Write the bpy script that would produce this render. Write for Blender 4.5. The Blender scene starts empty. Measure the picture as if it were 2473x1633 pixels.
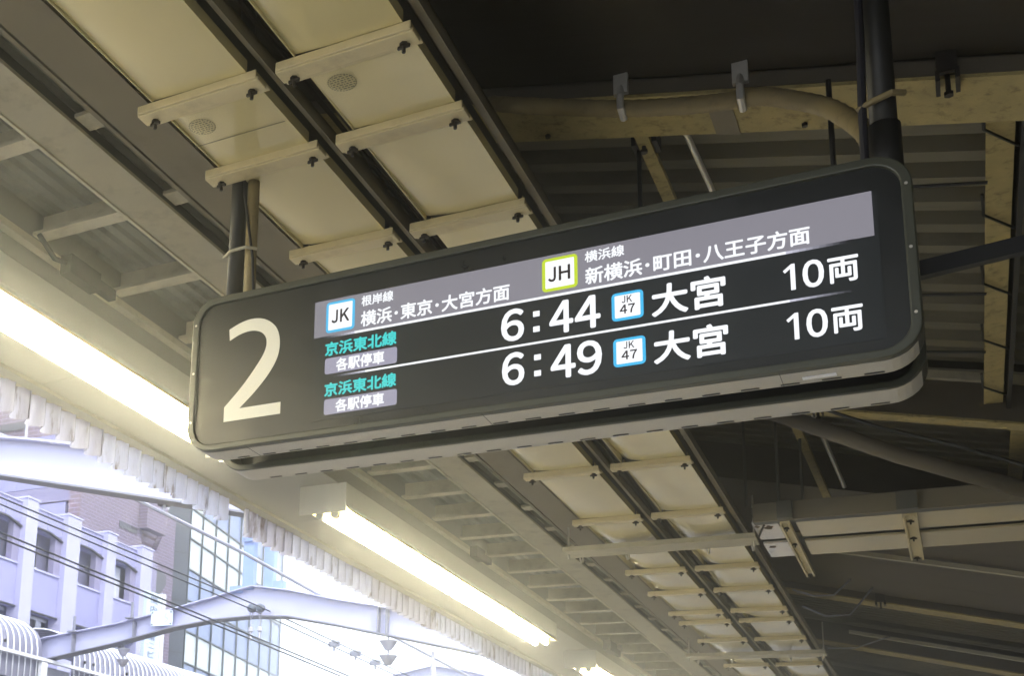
import bpy, bmesh, math, random
from mathutils import Matrix, Vector
random.seed(7)
PI = math.pi
scene = bpy.context.scene
COL = scene.collection

# ------------------------------------------------------------------ camera
cam_data = bpy.data.cameras.new("camera")
cam_data.sensor_width = 36.0
cam_data.lens = 3026.57 / 2473 * 36.0
cam_data.shift_x = (1236.5 - 343.64) / 2473
cam_data.shift_y = (1377.23 - 816.5) / 2473
cam_data.clip_start = 0.05
cam_data.clip_end = 2000
cam = bpy.data.objects.new("camera", cam_data)
COL.objects.link(cam)
YAW, PITCH, ROLL = 0.58872874, 1.79348181, 0.06479059
cam.matrix_world = (Matrix.Translation((0, 0, 1.6)) @ Matrix.Rotation(YAW, 4, 'Z')
                    @ Matrix.Rotation(PITCH, 4, 'X') @ Matrix.Rotation(ROLL, 4, 'Z'))
scene.camera = cam

# ------------------------------------------------------------------ sky, sun, exposure
SUN_EL, SUN_ROT = math.radians(42), math.radians(125)
world = bpy.data.worlds.new("World")
scene.world = world
world.use_nodes = True
wn = world.node_tree.nodes
wl = world.node_tree.links
bg = wn["Background"]
sky = wn.new("ShaderNodeTexSky")
sky.sky_type = 'NISHITA'
sky.sun_disc = False
sky.sun_elevation = SUN_EL
sky.sun_rotation = SUN_ROT
sky.air_density = 1.0
sky.dust_density = 3.0
cloud = wn.new("ShaderNodeMix"); cloud.data_type = 'RGBA'
cloud.inputs["Factor"].default_value = 0.8
cloud.inputs["B"].default_value = (15.5, 16.4, 18.2, 1)      # even high overcast over the blue
wl.new(sky.outputs["Color"], cloud.inputs["A"])
wl.new(cloud.outputs["Result"], bg.inputs["Color"])
bg.inputs["Strength"].default_value = 0.12
sun_data = bpy.data.lights.new("sun", 'SUN')
sun_data.energy = 1.5
sun_data.angle = math.radians(12)
sun_data.color = (1.0, 0.96, 0.9)
sun = bpy.data.objects.new("sun", sun_data)
COL.objects.link(sun)
sd = Vector((math.sin(SUN_ROT) * math.cos(SUN_EL), math.cos(SUN_ROT) * math.cos(SUN_EL), math.sin(SUN_EL)))
sun.rotation_euler = sd.to_track_quat('Z', 'Y').to_euler()
scene.view_settings.view_transform = 'Standard'
scene.view_settings.look = 'None'
scene.view_settings.gamma = 1
EXPOSURE = 1.35
scene.view_settings.exposure = EXPOSURE
LCD = 2 ** -EXPOSURE
scene.view_settings.use_curve_mapping = False
scene.cycles.max_bounces = 8
scene.cycles.use_denoising = True
TUBE_STRENGTH = 26.0

# ------------------------------------------------------------------ materials
MATS = {}
def mat(name, col, rough=0.6, metal=0.0, var=0.0, scale=8.0, dirt=None, dirt_amt=0.0, dirt_scale=3.0,
        bump=0.0, bump_scale=60.0, spec=0.5, emit=None, emit_s=0.0, stretch=None, coat=0.0):
    m = bpy.data.materials.new(name)
    m.use_nodes = True
    nt = m.node_tree
    N, L = nt.nodes, nt.links
    b = N["Principled BSDF"]
    b.inputs["Roughness"].default_value = rough
    b.inputs["Metallic"].default_value = metal
    b.inputs["Specular IOR Level"].default_value = spec
    b.inputs["Coat Weight"].default_value = coat
    b.inputs["Coat Roughness"].default_value = 0.08
    tc = N.new("ShaderNodeTexCoord")
    src = tc.outputs["Object"]
    if stretch:
        mp = N.new("ShaderNodeMapping")
        mp.inputs["Scale"].default_value = stretch
        L.new(src, mp.inputs["Vector"])
        src = mp.outputs["Vector"]
    cur = None
    if var > 0 or dirt_amt > 0:
        n1 = N.new("ShaderNodeTexNoise")
        n1.inputs["Scale"].default_value = scale
        n1.inputs["Detail"].default_value = 6
        L.new(src, n1.inputs["Vector"])
        mx = N.new("ShaderNodeMix"); mx.data_type = 'RGBA'
        mx.inputs["A"].default_value = (*[max(0, c * (1 - var)) for c in col], 1)
        mx.inputs["B"].default_value = (*[min(1, c * (1 + var)) for c in col], 1)
        L.new(n1.outputs["Fac"], mx.inputs["Factor"])
        cur = mx.outputs["Result"]
        r = N.new("ShaderNodeMapRange")
        r.inputs["To Min"].default_value = max(0, rough - 0.12)
        r.inputs["To Max"].default_value = min(1, rough + 0.15)
        L.new(n1.outputs["Fac"], r.inputs["Value"])
        L.new(r.outputs["Result"], b.inputs["Roughness"])
    if dirt_amt > 0:
        n2 = N.new("ShaderNodeTexNoise")
        n2.inputs["Scale"].default_value = dirt_scale
        n2.inputs["Detail"].default_value = 10
        n2.inputs["Roughness"].default_value = 0.7
        L.new(src, n2.inputs["Vector"])
        cr = N.new("ShaderNodeValToRGB")
        cr.color_ramp.elements[0].position = 0.52
        cr.color_ramp.elements[1].position = 0.72
        L.new(n2.outputs["Fac"], cr.inputs["Fac"])
        mul = N.new("ShaderNodeMath"); mul.operation = 'MULTIPLY'
        mul.inputs[1].default_value = dirt_amt
        L.new(cr.outputs["Color"], mul.inputs[0])
        mx2 = N.new("ShaderNodeMix"); mx2.data_type = 'RGBA'
        mx2.inputs["B"].default_value = (*(dirt or (0.12, 0.08, 0.04)), 1)
        L.new(mul.outputs[0], mx2.inputs["Factor"])
        L.new(cur, mx2.inputs["A"])
        cur = mx2.outputs["Result"]
    if cur is not None:
        L.new(cur, b.inputs["Base Color"])
    else:
        b.inputs["Base Color"].default_value = (*col, 1)
    if bump > 0:
        n3 = N.new("ShaderNodeTexNoise")
        n3.inputs["Scale"].default_value = bump_scale
        n3.inputs["Detail"].default_value = 4
        L.new(src, n3.inputs["Vector"])
        bp = N.new("ShaderNodeBump")
        bp.inputs["Strength"].default_value = bump
        bp.inputs["Distance"].default_value = 0.01
        L.new(n3.outputs["Fac"], bp.inputs["Height"])
        L.new(bp.outputs["Normal"], b.inputs["Normal"])
    if emit:
        b.inputs["Emission Color"].default_value = (*emit, 1)
        b.inputs["Emission Strength"].default_value = emit_s
    MATS[name] = m
    return m

cream = mat("cream_painted_steel", (0.66, 0.58, 0.31), 0.20, var=0.10, scale=2.5, coat=0.5, dirt=(0.36, 0.29, 0.15), dirt_amt=0.0, dirt_scale=1.6, bump=0.30, bump_scale=1.6, spec=0.7)
cream_rough = mat("cream_bracket_paint", (0.60, 0.52, 0.31), 0.5, var=0.12, scale=9, dirt=(0.2, 0.14, 0.07), dirt_amt=0.35, dirt_scale=7)
ochre = mat("yellowed_beam_paint", (0.38, 0.31, 0.13), 0.7, var=0.3, scale=14, dirt=(0.06, 0.035, 0.012), dirt_amt=0.85, dirt_scale=22, bump=0.4, bump_scale=30)
beam_paint = mat("greyed_beam_paint", (0.45, 0.42, 0.31), 0.6, var=0.15, scale=5, dirt=(0.14, 0.12, 0.08), dirt_amt=0.5, dirt_scale=6, bump=0.2, bump_scale=25)
soffit_paint = mat("eave_soffit_paint", (0.34, 0.335, 0.29), 0.55, var=0.08, scale=1.5, dirt=(0.25, 0.23, 0.17), dirt_amt=0.35, dirt_scale=1.5)
purlin_paint = mat("purlin_paint", (0.62, 0.58, 0.45), 0.6, var=0.12, scale=7, dirt=(0.2, 0.16, 0.1), dirt_amt=0.4, dirt_scale=8)
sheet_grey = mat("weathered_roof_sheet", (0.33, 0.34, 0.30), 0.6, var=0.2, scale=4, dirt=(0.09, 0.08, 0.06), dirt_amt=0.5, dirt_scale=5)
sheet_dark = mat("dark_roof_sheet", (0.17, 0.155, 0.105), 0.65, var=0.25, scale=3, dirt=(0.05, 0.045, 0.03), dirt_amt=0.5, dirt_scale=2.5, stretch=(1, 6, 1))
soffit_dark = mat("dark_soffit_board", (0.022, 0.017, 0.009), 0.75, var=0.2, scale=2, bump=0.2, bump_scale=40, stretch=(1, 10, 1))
dark_steel = mat("dark_grey_steel", (0.10, 0.10, 0.085), 0.55, var=0.2, scale=6, dirt=(0.05, 0.04, 0.03), dirt_amt=0.4, dirt_scale=5)
web_brown = mat("brown_girder_web", (0.10, 0.085, 0.06), 0.7, var=0.25, scale=5, stretch=(1, 1, 4))
rail_brown = mat("brown_grey_rail_paint", (0.20, 0.175, 0.12), 0.6, var=0.2, scale=4, dirt=(0.1, 0.08, 0.05), dirt_amt=0.4, dirt_scale=5)
black = mat("black_coated_steel", (0.012, 0.012, 0.011), 0.5)
black_hw = mat("blackened_hardware", (0.03, 0.025, 0.02), 0.5, metal=0.3)
galv = mat("galvanised_steel", (0.62, 0.60, 0.55), 0.35, metal=0.6, var=0.15, scale=15)
conduit_m = mat("dusty_conduit", (0.24, 0.19, 0.09), 0.6, var=0.2, scale=12, dirt=(0.06, 0.04, 0.02), dirt_amt=0.5, dirt_scale=14)
casing = mat("sign_casing_grey_green", (0.050, 0.053, 0.038), 0.35, var=0.06, scale=5)
casing_strip = mat("sign_strip_light_grey", (0.50, 0.48, 0.43), 0.4, var=0.05, scale=5)  # pale tone partly stands in for light caught from below
casing_groove = mat("sign_groove_dark", (0.035, 0.042, 0.042), 0.35)
acrylic = mat("black_acrylic_face", (0.010, 0.011, 0.010), 0.34, spec=0.5, coat=0.0, bump=0.02, bump_scale=10)
number_ink = mat("platform_number_film", (0.62, 0.60, 0.50), 0.4, emit=(0.9, 0.88, 0.75), emit_s=0.06)
fixture_white = mat("light_housing_enamel", (0.62, 0.61, 0.54), 0.45, var=0.05, scale=6)
reflector_m = mat("reflector_enamel", (0.72, 0.58, 0.22), 0.3)
holder_m = mat("lampholder_plastic", (0.45, 0.46, 0.44), 0.5)
concrete = mat("platform_concrete", (0.40, 0.385, 0.35), 0.8, var=0.15, scale=1.5, bump=0.3, bump_scale=50)
ballast = mat("track_ballast", (0.17, 0.15, 0.13), 0.95, var=0.3, scale=20, bump=0.8, bump_scale=30)
asphalt = mat("street_asphalt", (0.06, 0.06, 0.062), 0.9, var=0.2, scale=3)
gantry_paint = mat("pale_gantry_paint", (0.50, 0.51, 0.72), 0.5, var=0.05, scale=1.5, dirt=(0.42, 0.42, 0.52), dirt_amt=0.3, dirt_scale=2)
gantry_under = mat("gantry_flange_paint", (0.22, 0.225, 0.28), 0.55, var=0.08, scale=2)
blue_post = mat("blue_post_paint", (0.24, 0.34, 0.66), 0.5, var=0.12, scale=3, stretch=(4, 4, 0.6))
wire_m = mat("black_wire", (0.012, 0.012, 0.018), 0.5)
wire_pale = mat("weathered_feeder_cable", (0.30, 0.31, 0.40), 0.5)
porcelain = mat("porcelain_insulator", (0.50, 0.50, 0.58), 0.25)
facade = mat("lilac_facade_render", (0.40, 0.40, 0.66), 0.75, var=0.05, scale=0.8, dirt=(0.36, 0.36, 0.52), dirt_amt=0.25, dirt_scale=0.7, stretch=(1, 1, 0.3))
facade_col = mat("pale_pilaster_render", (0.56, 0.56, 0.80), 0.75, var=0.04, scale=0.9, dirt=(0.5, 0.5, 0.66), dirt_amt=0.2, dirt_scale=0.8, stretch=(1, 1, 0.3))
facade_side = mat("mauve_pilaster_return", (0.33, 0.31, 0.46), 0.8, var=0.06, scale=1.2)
frame_dark = mat("dark_window_frame", (0.05, 0.05, 0.06), 0.5)
frame_pale = mat("pale_window_frame", (0.75, 0.77, 0.85), 0.4)
blind = mat("pale_blind", (0.75, 0.78, 0.86), 0.8)
slab_m = mat("grey_core_wall", (0.12, 0.14, 0.18), 0.7, var=0.1, scale=0.5, stretch=(1, 1, 0.3))
mullion_m = mat("dark_mullion", (0.06, 0.08, 0.09), 0.5)
glass_bright = mat("pale_reflective_pane", (0.84, 0.95, 1.0), 0.15, var=0.03, scale=0.4, spec=0.8)
glass_blue = mat("blue_spandrel_pane", (0.30, 0.40, 0.68), 0.2, var=0.08, scale=0.3, spec=0.7)
win_glass = mat("grey_window_glass", (0.20, 0.20, 0.30), 0.08, spec=0.9, var=0.1, scale=1)
win_dark = mat("dark_window_glass", (0.06, 0.06, 0.08), 0.08, spec=0.9)
sign_white = mat("pale_blue_sign_board", (0.68, 0.80, 0.92), 0.5, var=0.04, scale=1)
sign_ink = mat("navy_lettering", (0.05, 0.08, 0.20), 0.5)
plate_ink = mat("faded_plate_lettering", (0.45, 0.52, 0.68), 0.5)
barrel_m = mat("smoked_barrel_sheet", (0.20, 0.20, 0.27), 0.4, var=0.15, scale=1.5)
rib_white = mat("white_rib_paint", (0.85, 0.87, 0.92), 0.4)
mirror_panel = mat("glossy_cream_tray_bottom", (0.58, 0.51, 0.33), 0.16, var=0.05, scale=1.5, bump=0.15, bump_scale=2)
glossy_white = mat("sky_white_tray_bottom", (0.72, 0.70, 0.70), 0.2, var=0.1, scale=6)  # whiter than the other covers: reflected sky painted into the colour
leaf_silhouette_m = mat("brown_silhouette", (0.12, 0.08, 0.05), 0.8)  # dark leaf silhouettes of the reflected sky, laid on as shapes
stamp_ink = mat("olive_stamp_ink", (0.16, 0.15, 0.07), 0.6)
wall_m = mat("light_blocking_wall_paint", (0.10, 0.095, 0.08), 0.8, var=0.1, scale=1)

def emissive(name, col, s):
    m = bpy.data.materials.new(name); m.use_nodes = True
    b = m.node_tree.nodes["Principled BSDF"]
    b.inputs["Base Color"].default_value = (0.01, 0.01, 0.01, 1)
    b.inputs["Roughness"].default_value = 0.3
    b.inputs["Emission Color"].default_value = (*col, 1)
    b.inputs["Emission Strength"].default_value = s * (LCD if name.startswith("lcd") else 1)
    MATS[name] = m
    return m
tube_m = emissive("lit_fluorescent_tube", (1.0, 0.89, 0.57), TUBE_STRENGTH)
lcd_white = emissive("lcd_white", (0.93, 0.96, 1.0), 1.15)
lcd_black = emissive("lcd_black", (0.75, 0.95, 1.0), 0.010)
lcd_header = emissive("lcd_header_grey", (0.26, 0.25, 0.29), 1.0)
lcd_tag = emissive("lcd_tag_lilac", (0.36, 0.35, 0.46), 1.0)
lcd_cyan = emissive("lcd_cyan", (0.05, 0.74, 0.72), 1.0)
lcd_blue = emissive("lcd_sky_blue", (0.06, 0.55, 0.95), 1.0)
lcd_lime = emissive("lcd_lime", (0.62, 0.80, 0.02), 1.0)
lcd_ink = emissive("lcd_ink", (0.02, 0.01, 0.01), 1.0)

def dusty_face(m):
    """thin uneven dust film: drier, greyer patches on the gloss"""
    nt = m.node_tree; N, L = nt.nodes, nt.links
    b = N["Principled BSDF"]
    tc = N.new("ShaderNodeTexCoord")
    n = N.new("ShaderNodeTexNoise"); n.inputs["Scale"].default_value = 3.0; n.inputs["Detail"].default_value = 12; n.inputs["Roughness"].default_value = 0.75
    L.new(tc.outputs["Object"], n.inputs["Vector"])
    r = N.new("ShaderNodeMapRange"); r.inputs["From Min"].default_value = 0.35; r.inputs["From Max"].default_value = 0.7
    r.inputs["To Min"].default_value = 0.26; r.inputs["To Max"].default_value = 0.48
    L.new(n.outputs["Fac"], r.inputs["Value"]); L.new(r.outputs["Result"], b.inputs["Roughness"])
dusty_face(acrylic)
def sheet_translucent(name, col):
    m = bpy.data.materials.new(name); m.use_nodes = True
    nt = m.node_tree; N, L = nt.nodes, nt.links
    b = N["Principled BSDF"]
    out = N["Material Output"]
    tr = N.new("ShaderNodeBsdfTranslucent")
    mix = N.new("ShaderNodeMixShader"); mix.inputs[0].default_value = 0.62
    tc = N.new("ShaderNodeTexCoord")
    mp = N.new("ShaderNodeMapping"); mp.inputs["Scale"].default_value = (1, 6, 0.8)
    L.new(tc.outputs["Object"], mp.inputs["Vector"])
    n = N.new("ShaderNodeTexNoise"); n.inputs["Scale"].default_value = 3.5; n.inputs["Detail"].default_value = 9
    n.inputs["Roughness"].default_value = 0.65
    L.new(mp.outputs["Vector"], n.inputs["Vector"])
    cr = N.new("ShaderNodeValToRGB")
    e = cr.color_ramp.elements
    e[0].position = 0.30; e[0].color = (*col, 1)
    e[1].position = 0.68; e[1].color = (0.16, 0.11, 0.09, 1)
    k = cr.color_ramp.elements.new(0.56); k.color = (*[c * 0.82 for c in col], 1)
    L.new(n.outputs["Fac"], cr.inputs["Fac"])
    L.new(cr.outputs["Color"], b.inputs["Base Color"])
    L.new(cr.outputs["Color"], tr.inputs["Color"])
    b.inputs["Roughness"].default_value = 0.6
    L.new(b.outputs[0], mix.inputs[1]); L.new(tr.outputs[0], mix.inputs[2])
    L.new(mix.outputs[0], out.inputs["Surface"])
    MATS[name] = m
    return m
fascia_mats = [sheet_translucent("milky_fascia_sheet", (0.78, 0.80, 0.95)), sheet_translucent("stained_fascia_sheet", (0.66, 0.65, 0.76))]

valley_shade_m = mat("valley_shade", (0.05, 0.045, 0.05), 0.85, var=0.3, scale=20)  # dark shadow line painted into the fascia sheet valleys
def brick_mat(name, c1, c2, mortar, sc, axis):
    m = bpy.data.materials.new(name); m.use_nodes = True
    nt = m.node_tree; N, L = nt.nodes, nt.links
    b = N["Principled BSDF"]; b.inputs["Roughness"].default_value = 0.85
    tc = N.new("ShaderNodeTexCoord")
    sp = N.new("ShaderNodeSeparateXYZ"); L.new(tc.outputs["Object"], sp.inputs[0])
    cb = N.new("ShaderNodeCombineXYZ")
    L.new(sp.outputs[axis], cb.inputs["X"]); L.new(sp.outputs["Z"], cb.inputs["Y"])
    br = N.new("ShaderNodeTexBrick")
    br.inputs["Color1"].default_value = (*c1, 1); br.inputs["Color2"].default_value = (*c2, 1)
    br.inputs["Mortar"].default_value = (*mortar, 1)
    br.inputs["Scale"].default_value = sc
    br.inputs["Mortar Size"].default_value = 0.03
    br.inputs["Brick Width"].default_value = 0.6; br.inputs["Row Height"].default_value = 0.22
    L.new(cb.outputs[0], br.inputs["Vector"])
    L.new(br.outputs["Color"], b.inputs["Base Color"])
    bp = N.new("ShaderNodeBump"); bp.inputs["Strength"].default_value = 0.6; bp.inputs["Distance"].default_value = 0.03
    bp.invert = True
    L.new(br.outputs["Fac"], bp.inputs["Height"]); L.new(bp.outputs["Normal"], b.inputs["Normal"])
    MATS[name] = m
    return m
brick_y = brick_mat("mauve_brick_side", (0.27, 0.20, 0.28), (0.20, 0.15, 0.21), (0.40, 0.37, 0.52), 1.7, "Y")
brick_x = brick_mat("mauve_brick_front", (0.30, 0.20, 0.22), (0.22, 0.15, 0.18), (0.42, 0.36, 0.48), 1.3, "X")

# ------------------------------------------------------------------ builders
class MB:
    """collects shapes in world coordinates; build() links ONE mesh object"""
    def __init__(self):
        self.v, self.f = [], []
    def add(self, vs, fs):
        o = len(self.v)
        self.v += [tuple(p) for p in vs]
        self.f += [tuple(i + o for i in f) for f in fs]
        return self
    def box(self, x0, x1, y0, y1, z0, z1):
        if x0 > x1: x0, x1 = x1, x0
        if y0 > y1: y0, y1 = y1, y0
        if z0 > z1: z0, z1 = z1, z0
        vs = [(x, y, z) for x in (x0, x1) for y in (y0, y1) for z in (z0, z1)]
        fs = [(0, 1, 3, 2), (4, 6, 7, 5), (0, 4, 5, 1), (2, 3, 7, 6), (0, 2, 6, 4), (1, 5, 7, 3)]
        return self.add(vs, fs)
    def sheared(self, x0, x1, y0, y1, zf0, zf1):
        """box whose bottom and top are functions of x"""
        vs = []
        for x in (x0, x1):
            for y in (y0, y1):
                vs += [(x, y, zf0(x)), (x, y, zf1(x))]
        fs = [(0, 1, 3, 2), (4, 6, 7, 5), (0, 4, 5, 1), (2, 3, 7, 6), (0, 2, 6, 4), (1, 5, 7, 3)]
        return self.add(vs, fs)
    def tube(self, pts, r, n=8, cap=True):
        pts = [Vector(p) for p in pts]
        rs = r if isinstance(r, (list, tuple)) else [r] * len(pts)
        rings = []
        up = Vector((0, 0, 1))
        prev = None
        for i, p in enumerate(pts):
            d = (pts[min(i + 1, len(pts) - 1)] - pts[max(i - 1, 0)]).normalized()
            if prev is None:
                u = d.cross(up)
                if u.length < 1e-3: u = d.cross(Vector((1, 0, 0)))
            else:
                u = prev - d * prev.dot(d)
            u.normalize(); prev = u
            w = d.cross(u)
            rings.append([p + (u * math.cos(2 * PI * k / n) + w * math.sin(2 * PI * k / n)) * rs[i] for k in range(n)])
        vs = [q for ring in rings for q in ring]
        fs = []
        for i in range(len(pts) - 1):
            for k in range(n):
                a, b = i * n + k, i * n + (k + 1) % n
                fs.append((a, b, b + n, a + n))
        if cap:
            fs.append(tuple(range(n))[::-1]); fs.append(tuple(range((len(pts) - 1) * n, len(pts) * n)))
        return self.add(vs, fs)
    def bar(self, p0, p1, w, h):
        """rectangular bar between two points, w sideways, h towards up"""
        p0, p1 = Vector(p0), Vector(p1)
        d = (p1 - p0).normalized()
        s = d.cross(Vector((0, 0, 1)))
        if s.length < 1e-3: s = Vector((1, 0, 0))
        s.normalize(); u = s.cross(d)
        vs = []
        for p in (p0, p1):
            for a in (-1, 1):
                for b in (-1, 1):
                    vs.append(p + s * a * w / 2 + u * b * h / 2)
        fs = [(0, 1, 3, 2), (4, 6, 7, 5), (0, 4, 5, 1), (2, 3, 7, 6), (0, 2, 6, 4), (1, 5, 7, 3)]
        return self.add(vs, fs)
    def prism(self, outline, axis, a0, a1):
        """outline of (u, v); axis 'x': (u,v)=(y,z); 'y': (x,z); 'z': (x,y)"""
        n = len(outline)
        def P(u, v, a):
            return {'x': (a, u, v), 'y': (u, a, v), 'z': (u, v, a)}[axis]
        vs = [P(u, v, a0) for u, v in outline] + [P(u, v, a1) for u, v in outline]
        fs = [tuple(range(n)), tuple(range(2 * n - 1, n - 1, -1))]
        fs += [(i, (i + 1) % n, (i + 1) % n + n, i + n) for i in range(n)]
        return self.add(vs, fs)
    def ring(self, outer, inner, a0, a1):
        """closed frame in the XZ plane between two outlines with equal point counts"""
        n = len(outer)
        vs = [(u, a0, v) for u, v in outer] + [(u, a0, v) for u, v in inner] + [(u, a1, v) for u, v in outer] + [(u, a1, v) for u, v in inner]
        fs = []
        for i in range(n):
            j = (i + 1) % n
            fs += [(i, j, j + n, i + n), (i + 2 * n, i + 3 * n, j + 3 * n, j + 2 * n),
                   (i, i + 2 * n, j + 2 * n, j), (i + n, j + n, j + 3 * n, i + 3 * n)]
        return self.add(vs, fs)
    def build(self, name, material, parent=None, smooth=False, bevel=0.0):
        me = bpy.data.meshes.new(name)
        off = Vector((0, 0, 0))
        p = parent
        while p is not None:
            off += p.location; p = p.parent
        me.from_pydata([tuple(Vector(v) - off) for v in self.v], [], self.f)
        bm = bmesh.new(); bm.from_mesh(me)
        bmesh.ops.recalc_face_normals(bm, faces=bm.faces)
        bm.to_mesh(me); bm.free()
        me.materials.append(material)
        if smooth:
            for q in me.polygons: q.use_smooth = True
        o = bpy.data.objects.new(name, me)
        COL.objects.link(o)
        if parent is not None: o.parent = parent
        if bevel > 0:
            b = o.modifiers.new("bevel", 'BEVEL'); b.width = bevel; b.segments = 2; b.limit_method = 'ANGLE'
        return o

def thing(name, label, cat, loc, group=None):
    o = bpy.data.objects.new(name, None)
    o.location = loc; o.empty_display_size = 0.1
    COL.objects.link(o)
    o["label"] = label; o["category"] = cat
    if group: o["group"] = group
    return o
def tag(o, label, cat, group=None):
    o["label"] = label; o["category"] = cat
    if group: o["group"] = group
    return o
def struct(o):
    o["kind"] = "structure"; return o
def dup(src, loc, parent):
    """copy of a part (and its own pieces) sharing mesh data; loc is relative to the parent"""
    c = src.copy(); COL.objects.link(c); c.parent = parent; c.location = loc
    for ch in src.children:
        d = ch.copy(); COL.objects.link(d); d.parent = c
    return c

def rrect(x0, x1, z0, z1, r, n=8):
    pts = []
    for cx, cz, a in ((x1 - r, z1 - r, 0), (x0 + r, z1 - r, 90), (x0 + r, z0 + r, 180), (x1 - r, z0 + r, 270)):
        for k in range(n + 1):
            t = math.radians(a + 90 * k / n)
            pts.append((cx + r * math.cos(t), cz + r * math.sin(t)))
    return pts

def text_mesh(s, rect, y, material, name, parent, bold=0.0, facing='-Y'):
    """lettering fitted to rect (u0,u1,z0,z1)"""
    cu = bpy.data.curves.new("lettering_source", 'FONT')
    cu.body = s; cu.size = 1.0; cu.resolution_u = 4
    tmp = bpy.data.objects.new("lettering_source", cu)
    COL.objects.link(tmp)
    bpy.context.view_layer.update()
    dg = bpy.context.evaluated_depsgraph_get()
    me = bpy.data.meshes.new_from_object(tmp.evaluated_get(dg))
    bpy.data.objects.remove(tmp); bpy.data.curves.remove(cu)
    if not me.vertices:
        return None
    xs = [v.co.x for v in me.vertices]; ys = [v.co.y for v in me.vertices]
    x0, x1, y0, y1 = min(xs), max(xs), min(ys), max(ys)
    off = Vector((0, 0, 0)); p = parent
    while p is not None:
        off += p.location; p = p.parent
    u0, u1, z0, z1 = rect
    for v in me.vertices:
        u = u0 + (v.co.x - x0) / max(1e-6, x1 - x0) * (u1 - u0)
        z = z0 + (v.co.y - y0) / max(1e-6, y1 - y0) * (z1 - z0)
        w = Vector((u, y, z)) if facing == '-Y' else Vector((y, u, z))
        v.co = w - off
    if bold > 0:                       # heavier strokes: the same outline nudged round by a hair
        base = [v.co.copy() for v in me.vertices]
        polys = [tuple(q.vertices) for q in me.polygons]
        d = bold * (z1 - z0)
        allv, allf = list(base), list(polys)
        for k in range(8):
            a = PI / 4 * k
            u, v_ = math.cos(a) * d, math.sin(a) * d
            sh = Vector((u, 0.00004 * (k + 1), v_)) if facing == '-Y' else Vector((-0.001 * (k + 1), u, v_))
            n0 = len(allv)
            allv += [p + sh for p in base]
            allf += [tuple(i + n0 for i in f) for f in polys]
        me = bpy.data.meshes.new(name)
        me.from_pydata([tuple(p) for p in allv], [], allf)
    me.name = name
    me.materials.clear(); me.materials.append(material)
    o = bpy.data.objects.new(name, me); COL.objects.link(o); o.parent = parent
    return o

# ------------------------------------------------------------------ ground
struct(MB().box(-3.6, 6, -12, 60, -0.3, 0).build("platform_floor", concrete))
struct(MB().box(-13.2, -3.6, -13, 62, -1.5, -1.2).build("track_bed", ballast))
struct(MB().box(-17.5, -13.2, -13, 60, -0.3, 0).build("opposite_platform_floor", concrete))
struct(MB().box(-400, 300, -200, 500, -8, -7).build("ground", asphalt))
w = MB().box(2.1, 2.3, -12, 60, 0.002, 4.6).build("light_blocking_wall", wall_m)  # added out of view to shut out daylight from the right
tag(w, "plain dark wall added out of view to keep light off the right side", "wall")

# ------------------------------------------------------------------ platform canopy
GZ = lambda x: 4.35 - 0.235 * x            # underside of the sloping girders
canopy = thing("platform_canopy", "steel platform canopy with yellowed girders, grey corrugated sheets and white eave", "canopy", (-1, 6, 4.3))

def sloped_girder(y0, y1, h, xa=-2.5, xb=2.1):
    g = MB().sheared(xa, xb, y0, y1, lambda x: GZ(x), lambda x: GZ(x) + 0.014).build("girder_flange", ochre, canopy)
    MB().sheared(xa, xb, y0 + 0.0, y0 + 0.02, lambda x: GZ(x) + 0.016, lambda x: GZ(x) + h).build("girder_web", web_brown, canopy)
    MB().sheared(xa, xb, y1 - 0.02, y1, lambda x: GZ(x) + 0.016, lambda x: GZ(x) + 0.30).build("girder_web", web_brown, canopy)
    return g
sloped_girder(4.55, 4.85, 0.075)
sloped_girder(8.20, 8.32, 0.27)
sloped_girder(14.15, 14.42, 0.075)
sloped_girder(17.2, 17.5, 0.20)
sloped_girder(21.0, 21.3, 0.20)
sloped_girder(25.0, 25.3, 0.20)
MB().sheared(-2.5, 2.1, 8.16, 8.199, lambda x: GZ(x) + 0.235, lambda x: GZ(x) + 0.285).build("girder_flange", beam_paint, canopy)

MB().sheared(-0.66, -0.575, 4.66, 4.848, lambda x: GZ(x) - 0.006, lambda x: GZ(x) - 0.001).build("flange_patch", rail_brown, canopy)  # thin dark brown patch under the girder flange
for x in (-1.3, -0.35, 0.35):
    for yb_ in (4.60, 4.80):
        MB().tube([(x, yb_, GZ(x) - 0.014), (x, yb_, GZ(x) - 0.001)], 0.011, 6).build("girder_bolt", black_hw, canopy)
# flat soffit boards (smooth bays)
def soffit(y0, y1, dz, m=None):
    n = 5
    ys = [y0 + (y1 - y0) * i / n for i in range(n + 1)]
    for a, b in zip(ys, ys[1:]):
        MB().sheared(-2.5, 2.1, a + 0.002, b - 0.002, lambda x: GZ(x) + dz, lambda x: GZ(x) + dz + 0.012).build("soffit_board", m or soffit_dark, canopy)
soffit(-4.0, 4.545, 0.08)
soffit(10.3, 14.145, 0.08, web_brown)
MB().sheared(-2.5, 2.1, 10.285, 10.298, lambda x: GZ(x) + 0.075, lambda x: GZ(x) + 0.42).build("closing_web", web_brown, canopy)

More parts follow.
